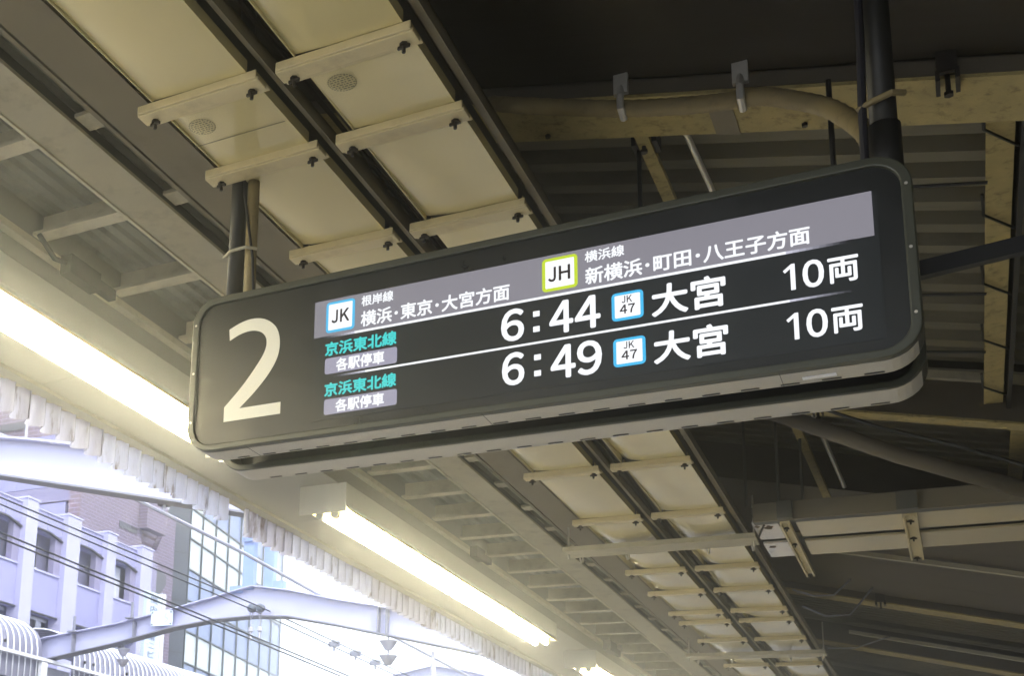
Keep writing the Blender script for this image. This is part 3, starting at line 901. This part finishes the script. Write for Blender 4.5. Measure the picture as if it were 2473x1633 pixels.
for s, rc, m, b, yv in TX:
    if s == "１":                       # upright with a slanting flag
        z0 = yv; h = 0.0755; x1 = -0.2985 if z0 > 3.1 else -0.2965
        pts = [(x1, z0), (x1, z0 + h), (x1 - 0.0085, z0 + h), (x1 - 0.029, z0 + h - 0.017), (x1 - 0.0245, z0 + h - 0.0245), (x1 - 0.0115, z0 + h - 0.0135), (x1 - 0.0115, z0)]
        MB().prism(pts, 'y', 3.4966, 3.4969).build("lettering", m, scr)
    elif s == ":":
        u0, u1, z0, z1 = rc
        h = 0.0175
        MB().box(u0, u1, yv, yv + 0.0003, z0, z0 + h).build("colon_dot", m, scr)
        MB().box(u0, u1, yv, yv + 0.0003, z1 - h, z1).build("colon_dot", m, scr)
    else:
        if len(s) == 2 and s[0] in "Ｊ４":
            u0, u1, z0, z1 = rc; w_ = u1 - u0
            if s[0] == "Ｊ":
                text_mesh(s[0], (u0, u0 + 0.33 * w_, z0, z1), yv, m, "lettering", scr, b)
                text_mesh(s[1], (u0 + 0.50 * w_, u1, z0, z1), yv, m, "lettering", scr, b)
            else:
                text_mesh(s[0], (u0, u0 + 0.47 * w_, z0, z1), yv, m, "lettering", scr, b)
                text_mesh(s[1], (u0 + 0.57 * w_, u1, z0, z1), yv, m, "lettering", scr, b)
        else:
            text_mesh(s, rc, yv, m, "lettering", scr, b)
# the big 2
def catmull(pts, n=6):
    out = []
    for i in range(len(pts) - 1):
        p0 = pts[max(i - 1, 0)]; p1 = pts[i]; p2 = pts[i + 1]; p3 = pts[min(i + 2, len(pts) - 1)]
        for k in range(n):
            t = k / n
            out.append(tuple(0.5 * (2 * p1[j] + (-p0[j] + p2[j]) * t + (2 * p0[j] - 5 * p1[j] + 4 * p2[j] - p3[j]) * t * t + (-p0[j] + 3 * p1[j] - 3 * p2[j] + p3[j]) * t ** 3) for j in (0, 1)))
    out.append(pts[-1])
    return out
outer = catmull([(-2.039, 3.386), (-2.001, 3.402), (-1.961, 3.410), (-1.921, 3.407), (-1.882, 3.388), (-1.853, 3.355), (-1.841, 3.308), (-1.847, 3.255), (-1.877, 3.200), (-1.928, 3.142), (-1.985, 3.0905)])
inner = catmull([(-2.044, 3.102), (-1.979, 3.168), (-1.926, 3.235), (-1.897, 3.283), (-1.892, 3.322), (-1.907, 3.349), (-1.936, 3.364), (-1.970, 3.366), (-2.004, 3.358), (-2.035, 3.344)])
poly = outer + [(-1.829, 3.0905), (-1.829, 3.049), (-2.044, 3.049)] + inner
cu = bpy.data.curves.new("number_source", 'CURVE'); cu.dimensions = '2D'; cu.fill_mode = 'BOTH'
sp = cu.splines.new('POLY'); sp.points.add(len(poly) - 1)
for i, (a, b) in enumerate(poly): sp.points[i].co = (a, b, 0, 1)
sp.use_cyclic_u = True
tmp = bpy.data.objects.new("number_source", cu); COL.objects.link(tmp)
bpy.context.view_layer.update()
me = bpy.data.meshes.new_from_object(tmp.evaluated_get(bpy.context.evaluated_depsgraph_get()))
bpy.data.objects.remove(tmp)
for v in me.vertices:
    v.co = Vector((v.co.x, 3.4985, v.co.y)) - board.location
me.name = "platform_number"; me.materials.clear(); me.materials.append(number_ink)
o = bpy.data.objects.new("platform_number", me); COL.objects.link(o); o.parent = board
# hanger poles, caps
for x in (-2.125, -0.075):
    MB().tube([(x, 3.67, 3.47), (x, 3.67, GZ(x) + (0.3 if x > -1 else 0.0))], 0.034 if x > -1 else 0.030, 20).build("hanger_pole", black, board, smooth=True)
MB().tube([(-0.075, 3.67, 3.50), (-0.075, 3.67, 3.70)], 0.041, 20).build("pole_sleeve", black, board, smooth=True)
# conduits strapped to the poles
cf = MB().tube([(-2.055, 3.66, 3.50), (-2.06, 3.66, 3.75), (-2.065, 3.67, 4.0), (-2.10, 3.72, 4.3)], 0.022, 14).build("conduit", conduit_m, None, smooth=True)
tag(cf, "beige conduit clamped beside the left hanger pole of the board", "conduit")
for z in (3.51, 3.755):
    MB().tube([(-2.16, 3.64, z - 0.006), (-2.12, 3.615, z), (-2.06, 3.62, z + 0.006), (-2.03, 3.65, z + 0.006)], 0.006, 8).build("pipe_clamp", beam_paint, cf)
cw = MB().tube([(-2.03, 3.65, 3.50), (-2.04, 3.64, 3.72), (-2.085, 3.64, 3.98), (-2.1, 3.64, 4.2)], 0.005, 6).build("hanging_wire", wire_m)
tag(cw, "thin wire slanting down beside the left hanger pole", "wire")
fl = MB()
pts = [(-1.42, 4.40, 4.606), (-1.16, 4.38, 4.50), (-0.912, 4.36, 4.407), (-0.72, 4.345, 4.35), (-0.559, 4.33, 4.311), (-0.45, 4.30, 4.28), (-0.361, 4.28, 4.232), (-0.237, 4.22, 4.125), (-0.1435, 4.08, 3.944), (-0.108, 3.93, 3.78), (-0.100, 3.82, 3.66), (-0.100, 3.76, 3.50)]
pp = []
for i in range(len(pts) - 1):
    p0 = pts[max(i - 1, 0)]; p1 = pts[i]; p2 = pts[i + 1]; p3 = pts[min(i + 2, len(pts) - 1)]
    for k in range(10):
        t_ = k / 10
        pp.append(tuple(0.5 * (2 * p1[j] + (-p0[j] + p2[j]) * t_ + (2 * p0[j] - 5 * p1[j] + 4 * p2[j] - p3[j]) * t_ * t_ + (-p0[j] + 3 * p1[j] - 3 * p2[j] + p3[j]) * t_ ** 3) for j in range(3)))
fl.tube(pp, [0.030 + (0.0025 if i % 2 else 0) for i in range(len(pp))], 14)
fc = fl.build("flexible_conduit", conduit_m, None, smooth=True)
tag(fc, "ribbed dusty conduit curving down from the girder to the board", "conduit")
for x, y_, z in ((-0.905, 4.36, 4.407), (-0.50, 4.31, 4.295)):
    MB().tube([(x, y_ - 0.02, z + 0.09), (x, y_ - 0.05, z + 0.02), (x, y_ - 0.045, z - 0.025), (x, y_ + 0.01, z - 0.04)], 0.013, 8).box(x - 0.025, x + 0.025, y_ - 0.04, y_ - 0.02, z + 0.04, z + 0.12).build("pipe_clamp", galv, fc)
cl = MB().tube([(-0.125, 3.62, 3.50), (-0.122, 3.62, 3.74), (-0.115, 3.62, 3.95), (-0.11, 3.64, 4.5)], 0.011, 8).build("black_cable", wire_m)
tag(cl, "black cable taped up the right hanger pole", "cable")
MB().tube([(-0.135, 3.62, 3.735), (-0.10, 3.615, 3.75), (-0.05, 3.615, 3.765), (-0.02, 3.64, 3.77)], 0.009, 8).build("cable_tie", conduit_m, cl)
st = MB().bar((-0.03, 3.78, 3.30), (0.65, 3.86, 3.40), 0.03, 0.046).build("sign_brace", black)
tag(st, "black steel bar reaching sideways from the right end of the board", "brace")
# hanging rods near the sign
for (x, y_, za, zb) in ((-0.98, 5.0, 4.32, 4.62), (-0.245, 4.45, 3.9, 4.37)):
    r_ = MB().tube([(x, y_, za), (x, y_, zb)], 0.009, 8).build("hanger_rod", black)
    tag(r_, "thin black rod hanging " + ("below the small box on the roof strut" if x < -0.5 else "from the girder left of the right pole"), "rod")
sb = MB().box(-1.0, -0.90, 4.95, 5.05, 4.60, 4.66).build("mounting_box", black_hw)
tag(sb, "small dark mounting box under the strut above the board", "box", "mounting boxes on the roof struts")
sb2 = MB().box(-0.86, -0.76, 8.42, 8.56, 4.56, 4.64).build("mounting_box", black_hw)
tag(sb2, "small dark mounting box on the strut below the board", "box", "mounting boxes on the roof struts")
cdt = MB().tube([(-0.79, 4.86, 4.60), (-0.765, 5.6, 4.60)], 0.013, 10).build("conduit", galv)
tag(cdt, "straight silver conduit under the roof just above the board", "conduit", "straight silver conduits under the roof")
cdt2 = MB().tube([(-0.68, 8.34, 4.60), (-0.62, 10.8, 4.60)], 0.016, 10).build("conduit", galv)
tag(cdt2, "straight silver conduit under the roof below the board", "conduit", "straight silver conduits under the roof")
for k, (pts, lab) in enumerate((
        ([(-1.14, 11.6, 4.12), (-1.0, 11.75, 4.09), (-0.86, 11.9, 4.12), (-0.74, 12.05, 4.28)], "short grey cable looping off the far tray, the nearer loop"),
        ([(-1.14, 12.3, 4.12), (-0.98, 12.5, 4.06), (-0.80, 12.7, 4.10), (-0.62, 12.9, 4.38)], "short grey cable looping off the far tray, the farther loop"),
        ([(-1.14, 14.6, 4.13), (-0.9, 14.8, 4.16), (-0.6, 15.1, 4.32)], "pale cable stub beside the far cross beam"))):
    dense = []
    for a, b in zip(pts, pts[1:]):
        for q in range(5):
            t_ = q / 5
            dense.append(tuple(a[m] + (b[m] - a[m]) * t_ for m in range(3)))
    dense.append(pts[-1])
    o = MB().tube(dense, 0.008, 6).build("loose_cable", wire_pale, smooth=True)
    tag(o, lab, "cable", "loose cables beside the far tray")

# ------------------------------------------------------------------ catenary gantries
def gantry(Y, label, full=False, plate=False):
    t = thing("catenary_gantry", label, "gantry", (-10.2, Y, 5.5), "gantries across the tracks")
    cx = -10.19
    top = [(-9.0, 4.70), (-4.4, 5.50), (-2.78, 5.70), (-1.6, 5.905), (0, 6.237), (0.7, 6.12), (1.6, 5.90), (2.2, 5.78), (3.3, 5.53), (3.66, 5.42), (5.6, 5.02)]
    bot = [(-9.0, 4.25), (-4.4, 5.10), (-2.78, 5.36), (-1.6, 5.59), (-0.7, 5.70), (0, 5.722), (0.7, 5.69), (1.6, 5.40), (2.2, 5.33), (3.66, 5.05), (9.0, 4.1)]
    bot = [(-9.0, 4.25), (-4.4, 5.10), (-2.78, 5.36), (-1.6, 5.59), (-0.7, 5.70), (0, 5.722), (0.7, 5.685), (1.6, 5.50), (2.2, 5.36), (3.66, 5.02), (5.6, 4.55)]
    top = [(cx + a, b) for a, b in top]; bot = [(cx + a, b) for a, b in bot]
    MB().prism(top + bot[::-1], 'y', Y - 0.012, Y + 0.012).build("gantry_web", gantry_paint, t)
    def flange(line, dz0, dz1, m, name):
        mb = MB()
        for (xa, za), (xb, zb) in zip(line, line[1:]):
            vs = []
            for x, z in ((xa, za), (xb, zb)):
                for yv in (Y - 0.13, Y + 0.13):
                    vs += [(x, yv, z + dz0), (x, yv, z + dz1)]
            mb.add(vs, [(0, 1, 3, 2), (4, 6, 7, 5), (0, 4, 5, 1), (2, 3, 7, 6), (0, 2, 6, 4), (1, 5, 7, 3)])
        return mb.build(name, m, t)
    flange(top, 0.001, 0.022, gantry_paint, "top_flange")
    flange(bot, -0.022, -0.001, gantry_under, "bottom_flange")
    for x, z0, z1 in () if Y != 18.805 else ((-13.96, 5.18, 5.56), (-12.60, 5.42, 5.74), (-7.85, 5.33, 5.80), (-7.70, 5.3, 5.76)):
        MB().box(x - 0.012, x + 0.012, Y - 0.12, Y - 0.013, z0, z1).build("stiffener", gantry_under, t)
    return t
g1 = gantry(9.956, "pale steel gantry beam at the left edge, nearest of the three")
g2 = gantry(18.805, "pale gabled gantry beam carrying blue posts and a number plate")
g3 = gantry(27.654, "pale gantry beam peeking up at the bottom edge, farthest of the three")
MB().box(-12.20, -11.75, 18.66, 18.672, 5.615, 5.885).build("number_plate", sign_white, g2)
pl = [o for o in g2.children if o.name.startswith("number_plate")][0]
text_mesh("5", (-11.93, -11.83, 5.68, 5.83), 18.6575, plate_ink, "lettering", pl, 0.0)
for x in (-12.17, -11.78):
    for z in (5.645, 5.855):
        MB().tube([(x, 18.65, z), (x, 18.66, z)], 0.014, 8).build("plate_bolt", black_hw, pl)
for (xa, xb, zt) in ((-10.405, -10.19, 8.2), (-9.99, -9.80, 8.2)):
    MB().box(xa, xb, 18.74, 18.87, 6.20 if xa < -10.2 else 6.19, zt).build("blue_post", blue_post, g2, bevel=0.01)
MB().box(-10.65, -10.406, 18.74, 18.87, 6.15, 6.27).build("post_foot", blue_post, g2)
MB().box(-9.799, -9.60, 18.74, 18.87, 6.16, 6.31).build("post_foot", blue_post, g2)
MB().bar((-10.42, 18.715, 7.09), (-9.76, 18.715, 7.10), 0.03, 0.075).build("cross_strap", blue_post, g2)
for x in (-10.36, -9.86):
    MB().tube([(x, 18.69, 7.09), (x, 18.70, 7.09)], 0.018, 8).build("strap_bolt", gantry_under, g2)
# upright stubs clamped on the gantry
for x, z in ((-13.96, 5.6), (-12.66, 5.80)):
    s_ = MB().box(x - 0.02, x + 0.02, 18.70, 18.74, z, z + 0.30).box(x - 0.09, x + 0.09, 18.62, 18.76, z - 0.02, z).build("clamp_stub", gantry_under, g2)

# disc insulators under the gantry
def insulator(x, y_, z, s, label, group="insulators under the gantry"):
    t = thing("insulator", label, "insulator", (x, y_, z), group)
    MB().tube([(x, y_, z + 0.02 * s), (x, y_, z - 0.62 * s)], 0.02 * s, 8).build("insulator_core", gantry_under, t)
    for k in range(2):
        zc = z - 0.14 * s - 0.32 * s * k
        MB().tube([(x, y_, zc + 0.03 * s), (x, y_, zc), (x, y_, zc - 0.01 * s), (x, y_, zc - 0.20 * s)], [0.05 * s, 0.20 * s, 0.19 * s, 0.07 * s], 18).build("insulator_disc", porcelain, t, smooth=True)
    return t
insulator(-7.70, 18.8, 5.30, 0.75, "double disc insulator hanging below the right part of the gabled gantry")
insulator(-12.85, 18.8, 5.33, 0.62, "double disc insulator hanging below the left part of the gabled gantry")
# rollers with hooks under the gabled gantry
for x in (-10.115, -9.945):
    t = thing("wire_roller", ("left" if x < -10 else "right") + " dark ball roller hung on the wire under the gantry peak", "roller", (x, 18.6, 5.82), "ball rollers under the gantry peak")
    MB().tube([(x, 18.6 - 0.06, 5.82), (x, 18.6 - 0.04, 5.82), (x, 18.64, 5.82), (x, 18.66, 5.82)], [0.04, 0.07, 0.07, 0.04], 14).build("roller_drum", slab_m, t, smooth=True)
    MB().tube([(x - 0.03, 18.6, 5.76), (x - 0.02, 18.6, 5.66), (x, 18.6, 5.62), (x + 0.02, 18.6, 5.66), (x + 0.03, 18.6, 5.76)], 0.008, 6).build("roller_hook", gantry_under, t)
    MB().tube([(x, 18.6, 5.62), (x, 18.6, 5.50), (x, 18.6, 5.48), (x, 18.6, 5.42), (x, 18.6, 5.40), (x, 18.6, 5.26)], [0.008, 0.012, 0.045, 0.045, 0.02, 0.02], 10).build("hook_insulator", porcelain, t)

# wires
def wire(pts, r, m, label, group="overhead wires beside the platform"):
    o = MB().tube(pts, r, 6).build("overhead_wire", m)
    tag(o, label, "wire", group)
    return o
def sagline(x, ys, zs):
    return [(x, a, b) for a, b in zip(ys, zs)]
YS = [-5, 11.7, 18.4, 24.6, 45, 62]
wire(sagline(-10.04, YS, [5.9, 5.80, 5.775, 5.635, 5.4, 5.4]), 0.011, wire_m, "upper black wire of the upper pair above the tracks")
wire(sagline(-9.86, YS, [5.9, 5.81, 5.80, 5.66, 5.4, 5.4]), 0.011, wire_m, "lower black wire of the upper pair above the tracks")
wire(sagline(-9.93, YS, [5.5, 5.40, 5.28, 5.16, 5.05, 5.0]), 0.013, wire_m, "upper black wire of the lower pair above the tracks")
wire(sagline(-10.05, YS, [5.46, 5.375, 5.265, 5.14, 5.03, 5.0]), 0.013, wire_m, "lower black wire of the lower pair above the tracks")
wire([(-9.0, -5, 6.15), (-9.0, 10.4, 6.156), (-9.0, 13.1, 6.177), (-9.0, 16.26, 6.15), (-9.0, 19.2, 6.045), (-9.0, 22.3, 5.927), (-9.0, 26.4, 5.824), (-9.0, 60, 5.5)], 0.028, wire_pale, "thick grey feeder cable running above the pale gantries")
# clamps on the far wires
for k, (y_, z) in enumerate(((21.6, 5.70), (22.6, 5.68), (23.6, 5.66), (24.6, 5.20), (25.6, 5.18))):
    wc = MB().box(-10.06, -9.84, y_, y_ + 0.06, z - 0.03, z + 0.07).tube([(-9.95, y_ + .03, z + 0.1), (-9.95, y_ + .03, z - 0.12)], 0.02, 6).build("wire_clamp", gantry_under)
    tag(wc, ("first", "second", "third", "fourth", "fifth")[k] + " small grey clamp from the left on the thin wires against the sky", "clamp", "clamps on the far wires")
# post insulator on the feeder
t = thing("feeder_insulator", "small finned post insulator standing on the grey feeder cable", "insulator", (-9.0, 13.9, 6.2))
MB().tube([(-9.0, 13.9, 6.18), (-9.03, 14.0, 6.62)], 0.03, 8).build("insulator_core", gantry_under, t)
for k in range(4):
    MB().tube([(-9.0 - 0.006 * k, 13.92 + 0.02 * k, 6.28 + 0.08 * k), (-9.0 - 0.006 * k, 13.92 + 0.02 * k, 6.30 + 0.08 * k)], [0.10, 0.06], 12).build("insulator_fin", wire_m, t)
dr = MB().tube([(-6.95, 18.8, 5.0), (-6.95, 18.8, 4.85), (-6.93, 18.8, 4.35)], [0.025, 0.03, 0.06], 10).tube([(-6.93, 18.8, 4.36), (-6.93, 18.8, 3.2)], 0.008, 6).build("wire_dropper", porcelain)
tag(dr, "slim tapered dropper hanging below the right end of the gabled gantry", "dropper")

# ------------------------------------------------------------------ opposite platform canopy
opp = thing("opposite_canopy", "barrel vaulted canopy with white ribs over the opposite platform", "canopy", (-15.3, 19, 5.0))
def barrel(y0, y1, proto=None):
    # cross-section: vertical lower part then a quarter turn
    sec = [(-14.55, 4.60), (-14.55, 5.02), (-14.56, 5.25)]
    for k in range(0, 9):
        a = math.radians(k * 11.25)
        sec.append((-15.6 + 1.03 * math.cos(a), 5.28 + 0.60 * math.sin(a)))
    sec += [(-17.4, 5.88)]
    y_ = y0; pitch = 0.178
    n = len(sec)
    vs = [(x, y0, z) for x, z in sec] + [(x, y1, z) for x, z in sec]
    MB().add(vs, [(i, i + 1, i + 1 + n, i + n) for i in range(n - 1)]).build("barrel_sheet", barrel_m, opp, smooth=True)
    while y_ <= y1 + 0.01:
        if proto is None:
            proto = MB().tube([(x + 0.01, y_, z + 0.01) for x, z in sec], 0.016, 6).build("barrel_rib", rib_white, opp, smooth=True); proto["y0"] = y_
        else:
            dup(proto, (0, y_ - proto["y0"], 0), opp)
        y_ += pitch
    return proto
pr = barrel(14.5, 18.57)
barrel(19.6, 26.0, pr)
MB().box(-14.50, -14.40, 12, 30, 5.01, 5.07).build("edge_rail", rib_white, opp)
MB().box(-17.4, -14.6, 12, 30, 4.58, 4.60).build("canopy_deck", dark_steel, opp)
MB().box(-14.50, -14.42, 18.42, 18.60, 4.72, 5.0).build("rail_post", rib_white, opp)
MB().box(-15.6, -14.56, 18.66, 19.5, 4.62, 4.95).build("gap_panel", gantry_under, opp)
for y_ in (16.0, 16.35, 16.75, 17.4, 19.9, 20.2, 21.4, 22.5, 23.2):
    MB().tube([(-14.52, y_, 5.22), (-14.49, y_, 5.22)], 0.03, 8).build("rib_bolt", black_hw, opp)

# ------------------------------------------------------------------ white office building
ofc = thing("office_building", "lilac white office building with square pilasters and recessed windows", "building", (-22, 28, -7))
FX = -22.0
cols = [(22.9, 23.4), (24.9, 25.45), (26.85, 27.38), (28.82, 29.50), (30.93, 31.42), (32.87, 33.53)]
proto = None
for i, (a, b) in enumerate(cols):
    MB().box(FX - 0.45, FX, a, b, -7, 11.32).build("pilaster", facade_col, ofc)
    MB().box(FX - 0.46, FX + 0.03, a - 0.04, b + 0.04, 11.322, 11.38).build("pilaster_cap", facade_col, ofc)
for (a, b), (c, d) in zip(cols, cols[1:]):
    # parapet in two panels with an arched soffit below
    m_ = (b + c) / 2
    for p, q in ((b + 0.004, m_ - 0.01), (m_ + 0.01, c - 0.004)):
        MB().box(FX - 0.4, FX - 0.20, p, q, 10.62, 11.20).build("parapet_panel", facade, ofc)
    MB().box(FX - 0.44, FX - 0.16, b + 0.004, c - 0.004, 11.202, 11.24).build("parapet_cap", facade_col, ofc)
    MB().box(FX - 0.40, FX - 0.20, b + 0.004, c - 0.004, 8.15, 9.38).build("spandrel", facade, ofc)
    MB().box(FX - 0.42, FX - 0.15, b + 0.004, c - 0.004, 9.382, 9.44).build("window_sill", facade_col, ofc)
    MB().box(FX - 0.40, FX - 0.20, b + 0.004, c - 0.004, 4.6, 6.5).build("spandrel", facade, ofc)
    # dark chamfered head line
    MB().prism([(b + 0.01, 10.61), (b + 0.55 * (c - b), 10.61), (c - 0.01, 10.46), (c - 0.01, 10.51), (b + 0.55 * (c - b), 10.655), (b + 0.01, 10.655)], 'x', FX - 0.2, FX - 0.12).build("window_head", frame_dark, ofc)
    dark = a > 30
    w_ = MB().box(FX - 0.62, FX - 0.58, b + 0.004, c - 0.004, 9.44, 10.62).build("window", win_dark if dark else win_glass, ofc)
    if dark: 
        MB().box(FX - 0.575, FX - 0.56, b + 0.45, c - 0.35, 9.45, 10.55).build("blind", blind, w_)
    MB().box(FX - 0.57, FX - 0.50, b + 0.1, b + 0.75, 9.50, 9.58).build("window_vent", rib_white, w_)
    MB().box(FX - 0.572, FX - 0.54, (b + c) / 2 - 0.02, (b + c) / 2 + 0.02, 9.60, 10.60).build("window_frame", frame_dark, w_)
    MB().box(FX - 0.572, FX - 0.55, b + 0.01, c - 0.01, 9.44, 9.49).build("window_frame", frame_pale, w_)
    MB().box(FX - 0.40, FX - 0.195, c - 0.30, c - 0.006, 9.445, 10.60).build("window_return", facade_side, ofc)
    w2 = MB().box(FX - 0.62, FX - 0.58, b + 0.004, c - 0.004, 6.5, 8.15).build("window", win_glass if a < 26 else win_dark, ofc)
    MB().box(FX - 0.57, FX - 0.52, b + 0.55, b + 0.66, 6.52, 8.12).build("mullion", frame_pale, w2)
    MB().box(FX - 0.57, FX - 0.53, b + 0.95, b + 1.2, 6.52, 8.05).build("curtain", blind, w2)
    MB().box(FX - 0.57, FX - 0.50, b + 0.02, c - 0.02, 8.05, 8.14).build("window_frame", frame_pale, w2)
    MB().box(FX - 0.2, FX - 0.12, b + 0.01, c - 0.01, 8.145, 8.185).build("window_head", frame_dark, ofc)
MB().box(FX - 12, FX - 0.63, 14, 33.5, -7, 11.1).build("wall", facade, ofc)
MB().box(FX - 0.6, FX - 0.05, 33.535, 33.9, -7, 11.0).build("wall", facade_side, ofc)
for z in (9.9, 7.55):
    MB().box(FX - 0.05, FX + 0.05, 33.7, 33.9, z, z + 0.06).build("drain_hopper", web_brown, ofc)

# vertical shop sign on the corner
vs_ = thing("vertical_sign", "tall pale blue vertical sign with navy characters on the office corner", "sign", (-20, 30.7, 5))
MB().box(-20.12, -20.0, 30.30, 31.12, 4.6, 9.22).build("sign_board", sign_white, vs_)
MB().box(-20.13, -19.98, 31.13, 31.32, 4.6, 9.28).build("sign_edge", rib_white, vs_)
for ch, z0 in (("関", 8.88), ("内", 8.61), ("第", 7.77), ("二", 7.53), ("ビ", 7.25), ("ル", 6.99)):
    h = 0.20 if ch != "二" else 0.16
    text_mesh(ch, (30.52, 30.86, z0, z0 + h), -19.996, sign_ink, "lettering", vs_, 0.03, facing='+X')

# ------------------------------------------------------------------ brick tower
bt = thing("brick_building", "mauve brick building with lilac panels rising behind the office", "building", (-30, 38, -7))
MB().box(-44, -26.3, 34.9, 41, -7, 24).build("wall", brick_x, bt)
MB().box(-26.32, -25.88, 34.5, 38.6, -7, 24).build("side_wall", brick_y, bt)
MB().box(-26.34, -25.87, 34.44, 34.52, -7, 24).build("brick_pilaster", brick_x, bt)
for z in (11.8, 14.45, 18.6, 20.5):
    for x0 in (-41, -38.6, -36.2, -33.8, -31.4, -29.0):
        MB().box(x0, x0 + 2.38, 34.62, 34.9, z, z + (2.0 if z < 17 else 1.4)).build("wall_panel", facade, bt)
MB().box(-44, -26.36, 34.6, 34.64, 13.85, 14.42).build("panel_band", facade_side, bt)
w_ = MB().box(-30.6, -28.9, 34.78, 34.88, 16.98, 17.25).build("window", win_dark, bt)
MB().box(-28.9, -28.86, 34.74, 34.86, 16.6, 18.2).build("drain_pipe", rib_white, bt)
# right-hand return with small window and balcony
MB().box(-26.6, -26.0, 38.6, 38.86, -7, 24).build("side_wall", brick_x, bt)
MB().box(-25.87, -25.85, 37.0, 38.2, 13.42, 13.66).build("window", win_dark, bt)
MB().box(-25.86, -25.5, 38.3, 39.7, 13.70, 14.75).build("balcony", brick_y, bt)
MB().box(-25.86, -25.45, 38.3, 39.75, 15.0, 15.05).build("balcony_rail", rib_white, bt)
MB().box(-25.5, -25.45, 38.3, 38.36, 14.76, 15.0).box(-25.5, -25.45, 39.68, 39.75, 14.76, 15.0).build("balcony_rail", rib_white, bt)
# stepped brick wall with a slanted top and hexagonal opening
outl = [(38.7, -7), (38.7, 13.3), (39.8, 13.15), (40.75, 14.72), (41.15, 14.72), (41.2, -7)]
sw = MB().prism(outl, 'x', -26.25, -26.0).build("stair_wall", brick_y, bt)
MB().prism([(39.35, 11.40), (39.35, 12.52), (40.0, 12.45), (40.62, 12.35), (40.66, 11.98), (40.30, 11.55)], 'x', -26.0, -25.985).build("stair_opening", win_dark, bt)

# ------------------------------------------------------------------ glass office tower
gt = thing("glass_tower", "glass office tower with dark mullions and alternating bright and blue panes", "building", (-27.4, 44.5, -7))
H = Vector((-0.163, 0.987, 0)).normalized(); P0 = Vector((-27.382, 44.53, 0)); NRM = Vector((H.y, -H.x, 0))
def gbox(s0, s1, z0, z1, d0, d1):
    mb = MB(); vs = []
    for s in (s0, s1):
        for d in (d0, d1):
            for z in (z0, z1):
                p = P0 + H * s + NRM * d
                vs.append((p.x, p.y, z))
    mb.add(vs, [(0, 1, 3, 2), (4, 6, 7, 5), (0, 4, 5, 1), (2, 3, 7, 6), (0, 2, 6, 4), (1, 5, 7, 3)])
    return mb
S = [0.03, 1.5, 3.15, 4.80, 6.50, 8.2, 9.92, 11.60, 13.1]
Zs = [-7 + 1.352 * k + 0.03 for k in range(0, 27)]
zl = [9.58 + 1.352 * k for k in range(-12, 12)]
gbox(0.0, 13.15, -7, 26, -6, -0.12).build("tower_core", slab_m, gt)
for k, z in enumerate(zl[:-1]):
    for i in range(8):
        fl_ = k - 12
        bright = fl_ in (0, 3, 4, -2, -4, -6, 6, 8) 
        if fl_ == 2: bright = i in (0, 1, 2, 6, 7) or True if False else (random.random() < 0.0)
        if fl_ == 3: bright = True
        if fl_ == 5: bright = i in (0,)
        # within a storey a taller clear pane over a shorter spandrel
        gbox(S[i] + 0.04, S[i + 1] - 0.04, z + 0.035, z + 1.317, -0.07, -0.04 + random.uniform(-0.004, 0.004)).build("window_pane", glass_bright if bright else glass_blue, gt)
for i, s in enumerate(S):
    gbox(s - 0.035, s + 0.035, zl[0], zl[-1], -0.05, 0.03).build("mullion", mullion_m, gt)
for z in zl:
    gbox(0.0, 13.13, z - 0.03, z + 0.03, -0.05, 0.02).build("transom", mullion_m, gt)
gs = thing("grey_core_tower", "plain dark grey core wall standing left of the glass tower", "building", (-27.9, 44, -7))
MB().prism([(-29.6, 43.2), (-27.93, 43.2), (-27.30, 44.35), (-27.45, 44.45), (-29.6, 44.45)], 'z', -7, 26).build("wall", slab_m, gs)
for z in (9.9, 12.1, 14.2, 16.3):
    MB().prism([(-29.6, 43.19), (-27.92, 43.19), (-27.29, 44.34), (-27.30, 44.36), (-27.93, 43.21), (-29.6, 43.21)], 'z', z, z + 0.04).build("joint_band", frame_dark, gs)

# ------------------------------------------------------------------ made-up mist volume imitating lens veiling glare
VEIL = 0.019
if VEIL > 0:
    hz = MB().box(-47, 8, -14, 63, -9, 27).build("lens_veil", black)
    hz.data.materials.clear()
    hm = bpy.data.materials.new("lens_veil_air"); hm.use_nodes = True
    hn = hm.node_tree.nodes
    hn.remove(hn["Principled BSDF"])
    pv = hn.new("ShaderNodeVolumePrincipled")
    pv.inputs["Color"].default_value = (0.94, 0.97, 1.0, 1)
    pv.inputs["Density"].default_value = VEIL
    pv.inputs["Anisotropy"].default_value = 0.93
    hm.node_tree.links.new(pv.outputs["Volume"], hn["Material Output"].inputs["Volume"])
    hz.data.materials.append(hm)
    hz["kind"] = "stuff"
